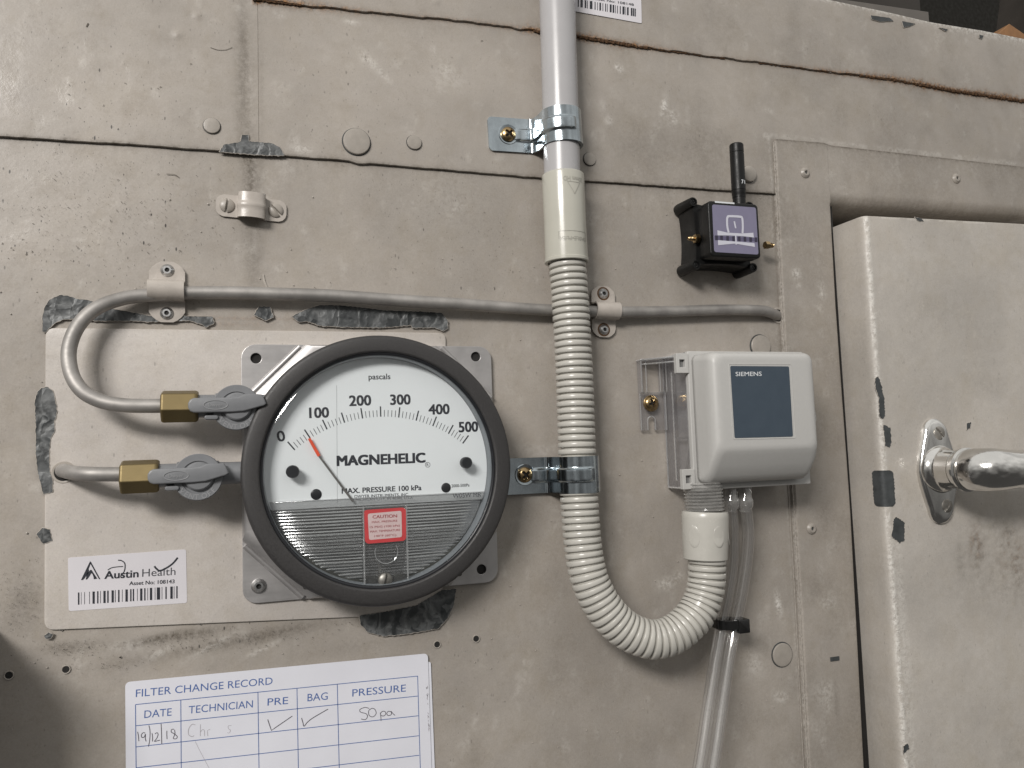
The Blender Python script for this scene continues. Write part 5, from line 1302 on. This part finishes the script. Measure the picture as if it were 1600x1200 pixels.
# clear base: four walls, floor, inner web
bm = BM(); t_ = 1.4
x0, x1, y0, y1 = fx0+.5, fx1-.5, fy0+.5, fy1-.5
box(bm, x0, x0+t_, y0, y1, .4, FZ-2.7); box(bm, x1-t_, x1, y0, y1, .4, FZ-2.7); box(bm, x0+t_+.05, x1-t_-.05, y0, y0+t_, .4, FZ-2.7); box(bm, x0+t_+.05, x1-t_-.05, y1-t_, y1, .4, FZ-2.7)
box(bm, x0+t_+.05, x1-t_-.05, y0+t_+.05, y1-t_-.05, .4, 1.6)
base = part('clear_base', bm, 'clear_box', tx, smooth=False)
bm = BM(); tube(bm, [Vector((x0-.1, y0+.3, .9)), Vector((x0-.1, y1-.3, .9))], .5, 8); tube(bm, [Vector((x0-.1, y0+.3, FZ-3.2)), Vector((x0-.1, y1-.3, FZ-3.2))], .45, 8)
tube(bm, [Vector((x0-.1, y0+.1, .9)), Vector((x0-.1, y0+.1, FZ-3))], .5, 8); tube(bm, [Vector((x0-.1, y1-.1, .9)), Vector((x0-.1, y1-.1, FZ-3))], .5, 8)
box(bm, x0-.35, x0-.02, y0+4, y1-9, 9.5, 10.4)
part('moulded_edge', bm, 'clear_edge', base) if 'clear_edge' in M else part('moulded_edge', bm, 'clear_rib_lite', base)
bm = BM(); box(bm, x0+7, x1-4, y0+4, y1-3, 1.7, FZ-3); part('inner_tray', bm, 'tray', tx, smooth=False, bevel=.6)
bm = BM(); a, b = Vector((x0+3.2, y0+3, 12)), Vector((x0+3.2, y0+26, 22)); tube(bm, [a, b], .8, 8); box(bm, x0+2.6, x0+3.8, y0+26, y0+27.4, 5, 22); part('inner_strut', bm, 'strut', tx)
# fixing tab with ribs, screw and open slot
a, b = P(*ks(155, 185), 3), P(*ks(322, 650), 3); tx0, tx1, ty1, ty0 = P(*ks(160, 185), 3).x, x0-.1, a.y, b.y
ym = P(*ks(160, 402), 3).y; scx = (tx0+tx1)/2-.2; ysl = P(*ks(245, 560), 3).y
q = P(*ks(248, 472), 4)
slot = [(q.x-2.3, ty0), (q.x-2.3, ysl-2.3)]+[(q.x-2.3*math.cos(t), ysl-2.3+2.3*math.sin(t)) for t in np.linspace(.3, math.pi-.3, 7)]+[(q.x+2.3, ysl-2.3), (q.x+2.3, ty0)]
bm = BM(); prism(bm, [(tx0, ty0)]+slot+[(tx1, ty0), (tx1, ym), (tx0, ym)], 1.0, 3.0)
box(bm, tx0, tx0+1.0, ym+.05, ty1, .6, 5.5); box(bm, tx1-3.2, tx1-2.2, ym+.05, ty1, .6, 5.5); box(bm, tx0+1.05, tx1-3.25, ty1-1.2, ty1, .6, 5.5)
tabp = part('fixing_tab', bm, 'clear_box', base, smooth=False, bevel=.2)
bm = BM()
for xx in (tx0+.1, tx0+2.9, tx1-4.6, tx1-.8): tube(bm, [Vector((xx, ym+.2, 5.6)), Vector((xx, ty1, 5.6))], .32, 8)
for pth in ([(tx0, ty0), (tx0, ym), (tx1-.5, ym), (tx1-.5, ty0)], slot): tube(bm, [Vector((x, y, 3.1)) for x, y in pth], .33, 8)
part('moulded_edge', bm, 'clear_rib_lite', tabp) if 'clear_rib_lite' in M else None
bm = BM(); prism(bm, [(tx0, -.8), (tx0, -5.5), (x0+1, -FZ+3), (x0+1, -.8)], ty1-.6, ty1+.6, .2)
bmesh.ops.transform(bm, matrix=Matrix(((1,0,0,0),(0,0,1,0),(0,-1,0,0),(0,0,0,1))), verts=bm.verts[:]); gus = part('top_gusset', bm, 'clear_box', base, smooth=False)
bm = BM(); tube(bm, [Vector((tx0, ty1, 5.5)), Vector((x0+.5, ty1, FZ-3))], .55, 8); tube(bm, [Vector((tx0, ty1, 1.0)), Vector((tx0, ty1, 5.5))], .5, 8)
tube(bm, [Vector((tx0+.5, ty1-2.4, 4.5)), Vector((x0+.5, ty1-2.4, FZ-4))], .4, 8); part('moulded_edge', bm, 'clear_rib_lite', gus)
bm = BM(); screw_head(bm, 3.5, 1.7, 'cross', (q.x, q.y, 3.1), .35, washer=.9); ms_ = part('mounting_screw', bm, 'brass_screw', tx); recess_cross(ms_, 3.5, 1.7, (q.x, q.y), .35, 3.9)
for (x_, y_, X_, Y_) in ((408, 138, 495, 270), (450, 915, 540, 1045)):
    a, b = P(*ks(x_, y_), FZ), P(*ks(X_, Y_), FZ); cxm, cym = (a.x+b.x)/2, (a.y+b.y)/2
    bm = BM(); holed(bm, [(a.x, b.y), (b.x, b.y), (b.x, a.y), (a.x, a.y)], [[(cxm-1.7, cym-2.1), (cxm+1.5, cym-2.1), (cxm+1.5, cym+1.9), (cxm-1.7, cym+1.9)]], FZ-2.2, FZ+.7); cl = part('hinge_clip', bm, 'housing', tx, smooth=False, bevel=.25)
    bm = BM(); box(bm, cxm-1.6, cxm+1.4, cym-2.0, cym+1.8, FZ-2.4, FZ-1.4); part('latch_nib', bm, 'strut', cl, smooth=False)
# clear threaded gland below
g2, g3 = Pq(1101.3, 801, 25), Pq(1098, 757, 25); av = g3-g2; Lt = av.length; qv = av.to_track_quat('Z', 'Y').to_matrix().to_4x4()
pr = [(9.2, 0)]; z = .8
while z < Lt: pr += [(9.4, z), (10.25, z+.5), (10.25, z+.9), (9.4, z+1.4)]; z += 1.72
bm = BM(); lathe(bm, pr, 48, g2, qv, caps=False); part('threaded_gland', bm, 'clear_thread', tx)
for px in (1163, 1141):
    a, b = Pq(px+1, 800, 17), Pq(px, 757, 17); v_ = b-a; qq = v_.to_track_quat('Z', 'Y').to_matrix().to_4x4()
    bm = BM(); lathe(bm, [(3.0, 0), (3.4, 1.5), (4.5, 3), (4.7, 6.5), (3.9, 8), (3.7, v_.length)], 28, a, qq, caps=False); part('hose_barb', bm, 'clear_thread', tx)

# clear vinyl tubes
def vinyl(pts, label):
    pth = smooth_path([Pq(*p) for p in pts], 2, 14)
    r = thing('clear_tube', label, 'tube', pth[0], group='clear vinyl tubes below the transmitter')
    bm = BM(); tube(bm, pth, 3.25, 24, caps=False); part('outer_surface', bm, 'clear_tube', r, angle=0)
    bm = BM(); tube(bm, pth, 1.95, 18, caps=False); part('bore', bm, 'clear_tube', r, angle=0)
vinyl([(1142, 782, 15), (1145, 830, 15), (1144, 880, 15), (1137, 930, 15), (1127, 978, 15), (1118, 1030, 19), (1106, 1110, 26), (1094, 1190, 33), (1076, 1290, 42)], 'left one of the two clear vinyl tubes hanging below the transmitter')
vinyl([(1164, 780, 17), (1169, 830, 17), (1167, 870, 17), (1158, 930, 17), (1148, 978, 17), (1138.5, 1030, 20), (1127, 1110, 27), (1115.5, 1190, 34), (1098, 1290, 43)], 'right one of the two clear vinyl tubes hanging below the transmitter')
tie = thing('cable_tie', 'black cable tie gathering the two clear vinyl tubes', 'cable tie', P(1138, 975, 16))
c = P(1137, 974, 16); bm = BM(); n = 40; rings = []
for o_, dy in ((0, -2.4), (0, 2.4), (.9, 2.4), (.9, -2.4)):
    rings.append([(c.x+(8.2-.9+o_)*math.copysign(abs(math.cos(t))**.75, math.cos(t)), c.y+dy+.6*math.cos(t)*-1, c.z+(6.0-.9+o_)*math.copysign(abs(math.sin(t))**.75, math.sin(t))) for t in [2*math.pi*i/n for i in range(n)]])
loft(bm, rings+[rings[0]], caps=False); part('tie_band', bm, 'black_gloss', tie, bevel=.15)
q = P(1158, 977, 19); bm = BM(); prism(bm, rrect(q.x-3.3, q.x+3.3, q.y-3.6, q.y+3.6, .6), 15, 22.5, .6); part('tie_head', bm, 'black_gloss', tie)
bm = BM(); prism(bm, rrect(q.x+3.2, q.x+4.6, q.y-2.3, q.y+2.3, .3), 15.5, 18.5, .2); part('tie_tail', bm, 'black_gloss', tie)

# ------------------------------------------------------------------ small black wireless sensor
kz = crop(1000, 200, 4.8)
sen = thing('wireless_sensor', 'small black box sensor with a purple label and a stub antenna', 'sensor', P(1130, 375, 1))
LZ = 28.0
lf = [P(*kz(*p), LZ) for p in ((508, 540), (888, 574), (907, 990), (530, 952))]
lx0, lx1, ly1, ly0 = (lf[0].x+lf[3].x)/2, (lf[1].x+lf[2].x)/2, (lf[0].y+lf[1].y)/2, (lf[2].y+lf[3].y)/2
bm = BM(); prism(bm, rrect(lx0, lx1, ly0, ly1, 2.4, 5), 21.4, LZ, .9); lid = part('lid', bm, 'black_abs', sen)
bm = BM(); prism(bm, rrect(lx0+.8, lx1-.8, ly0+.8, ly1-.8, 2, 4), 2.2, 21.2, .1); part('case', bm, 'black_abs', sen)
# concave skirt with four screw lugs
bm = BM(); ex = 4.6
def skirt(z, k):
    out = []
    c_ = [(lx1+k, ly1+k), (lx0-k, ly1+k), (lx0-k, ly0-k), (lx1+k, ly0-k)]
    for i in range(4):
        a, b = Vector(c_[i]), Vector(c_[(i+1) % 4]); n_ = Vector((-(b-a).y, (b-a).x)).normalized()
        for j in range(12): t = j/12; out.append(tuple(a.lerp(b, t)+n_*(k+.6)*.55*math.sin(math.pi*t)**.6)+(z,))
    return out
loft(bm, [skirt(1.2, 3.6), skirt(11, 3.2), skirt(15.2, 2.8), skirt(15.8, 2.2)]); part('skirt', bm, 'black_abs', sen, angle=40)
for sx_, sy_ in ((-1, 1), (1, 1), (-1, -1), (1, -1)):
    c = Vector(((lx0 if sx_ < 0 else lx1)+sx_*2.3, (ly1 if sy_ > 0 else ly0)+sy_*2.3, 0))
    bm = BM(); lathe(bm, [(3.0, 1.2), (3.2, 3), (2.7, 16.9), (2.4, 17.6), (1.8, 17.6), (1.7, 16.6), (.01, 16.6)], 28, c); lug = part('screw_lug', bm, 'black_abs', sen)
    bm = BM(); screw_head(bm, 1.7, .6, 'cross', (c.x, c.y, 16.6), .4, 8, 28); part('screw', bm, 'black_gloss', lug)
lp = [P(*kz(*p), LZ) for p in ((540, 573), (868, 597), (888, 950), (556, 930))]
bm = BM(); prism(bm, quad_round(lp, 1.4), LZ-.02, LZ+.12); la = part('front_label', bm, 'purple', sen)
def zpoly(bm, pts, l): flat(bm, [tuple(P(*kz(*p), LZ))[:2] for p in pts], LZ+.12+l)
bm = BM(); zpoly(bm, ((556, 808), (878, 826), (880, 852), (558, 838)), .04)
part('label_band', bm, 'purple_mid' if 'purple_mid' in M else 'purple', la, recalc=False)
bm = BM()
for x in (562, 600, 645, 690, 732, 775, 818, 858):
    zpoly(bm, ((x, 806+(x-560)*.05), (x+20, 807+(x-560)*.05), (x+21, 842+(x-560)*.05), (x+1, 841+(x-560)*.05)), .08)
part('label_marks', bm, 'purple_dark', la, recalc=False)
bm = BM(); LP_ = LZ+.14
pts = [kz(*p) for p in ((664, 785), (654, 740), (652, 690), (655, 672), (668, 662), (750, 666), (764, 675), (768, 695), (770, 745), (768, 790))]
stroke_px(bm, pts, 1.25, LP_, True, .12); stroke_px(bm, [kz(706, 700), kz(710, 720), kz(717, 752)], .95, LP_, True, .12)
zpoly(bm, ((578, 768), (655, 786), (770, 792), (848, 786), (852, 822), (770, 812), (655, 806), (580, 806)), .14)
zpoly(bm, ((582, 842), (700, 852), (734, 854), (856, 864), (860, 893), (736, 872), (702, 868), (584, 880)), .14); stroke_px(bm, [kz(716, 800), kz(720, 875)], .9, LP_, False, .16)
part('label_print', bm, 'lilac', la, recalc=False)
bm = BM(); a, b = P(*kz(545, 535), LZ-2), P(*kz(690, 548), LZ-2); box(bm, a.x, b.x, ly1-1.0, ly1-.15, 27.2, 28.06); part('bevel_glint', bm, 'print_glint_white', sen, smooth=False)  # white strip paints the reflection on the lid's upper bevel
a, b = P(*kz(745, 566), 20), P(*kz(722, 122), 20); v_ = b-a; qq = v_.to_track_quat('Z', 'Y').to_matrix().to_4x4(); La = v_.length
bm = BM(); lathe(bm, [(3.5, -2), (3.5, 3), (3.7, 3.2), (3.7, 4.5), (3.8, 4.8), (3.9, 7), (3.75, 7.2), (3.9, 7.4), (3.9, La-5.6), (3.75, La-5.4), (3.75, La-5.1), (3.9, La-4.9), (3.85, La-.6), (3.4, La), (.01, La+.05)], 36, a, qq); ant = part('antenna', bm, 'black_abs', sen)
bm = BM()
for ch, an in (('7', .0), ('8', .46)):
    vs, fs = _font_mesh(ch, .02); w_ = max(v[0] for v in vs); c = a+v_*(.300); nv = []
    for x, y in vs:
        t = an+(x-w_/2)/CAPH*1.75/3.6; nv.append(bm.verts.new((c.x+3.96*math.sin(t), c.y+y/CAPH*2.1, c.z+3.96*math.cos(t))))
    for f in fs: bm.faces.new([nv[i] for i in f])
part('antenna_print', bm, 'print_glint_white', ant, recalc=False)
def barb(c, sgn, hexr=2.6, L_=7.0):
    mt = Matrix.Rotation(math.radians(90*sgn), 4, 'Y')
    bm = BM(); lathe(bm, [(hexr, 0), (hexr, 2.6), (hexr*.8, 2.9), (.01, 2.9)], 6, c, mt); nut = part('brass_fitting', bm, 'brass_bright', sen, smooth=False)
    bm = BM(); lathe(bm, [(1.1, 2.5), (1.1, 4.0), (1.5, 4.2), (.9, 5.2), (1.35, 5.4), (.8, L_-.2), (.5, L_), (.35, L_-1.5)], 20, c, mt); part('barb', bm, 'brass_bright', nut)
q = P(*kz(455, 835), 17); barb(Vector((lx0-.2, q.y, 17.5)), -1); q = P(*kz(960, 868), 14); barb(Vector((P(1195, 381, 11).x, q.y, 11)), 1, 2.2, 5.0)

# unseen box added left of the view to shade the lower left corner
blocker = thing('shadow_blocker', 'unseen grey box added to shade the lower left corner', 'box', P(-60, 1110, 0))
q = P(158, 1120, 0); xr_, yt_ = q.x-40, q.y+43
bm = BM(); prism(bm, rrect(xr_-70, xr_, yt_-150, yt_, 3), 0.1, 59, 1.5); part('blocker_body', bm, 'pvc', blocker)
bm = BM(); prism(bm, rrect(xr_-69, xr_-1, yt_-149, yt_-1, 3), 59.1, 62, 1.2); part('blocker_lid', bm, 'pvc', blocker)
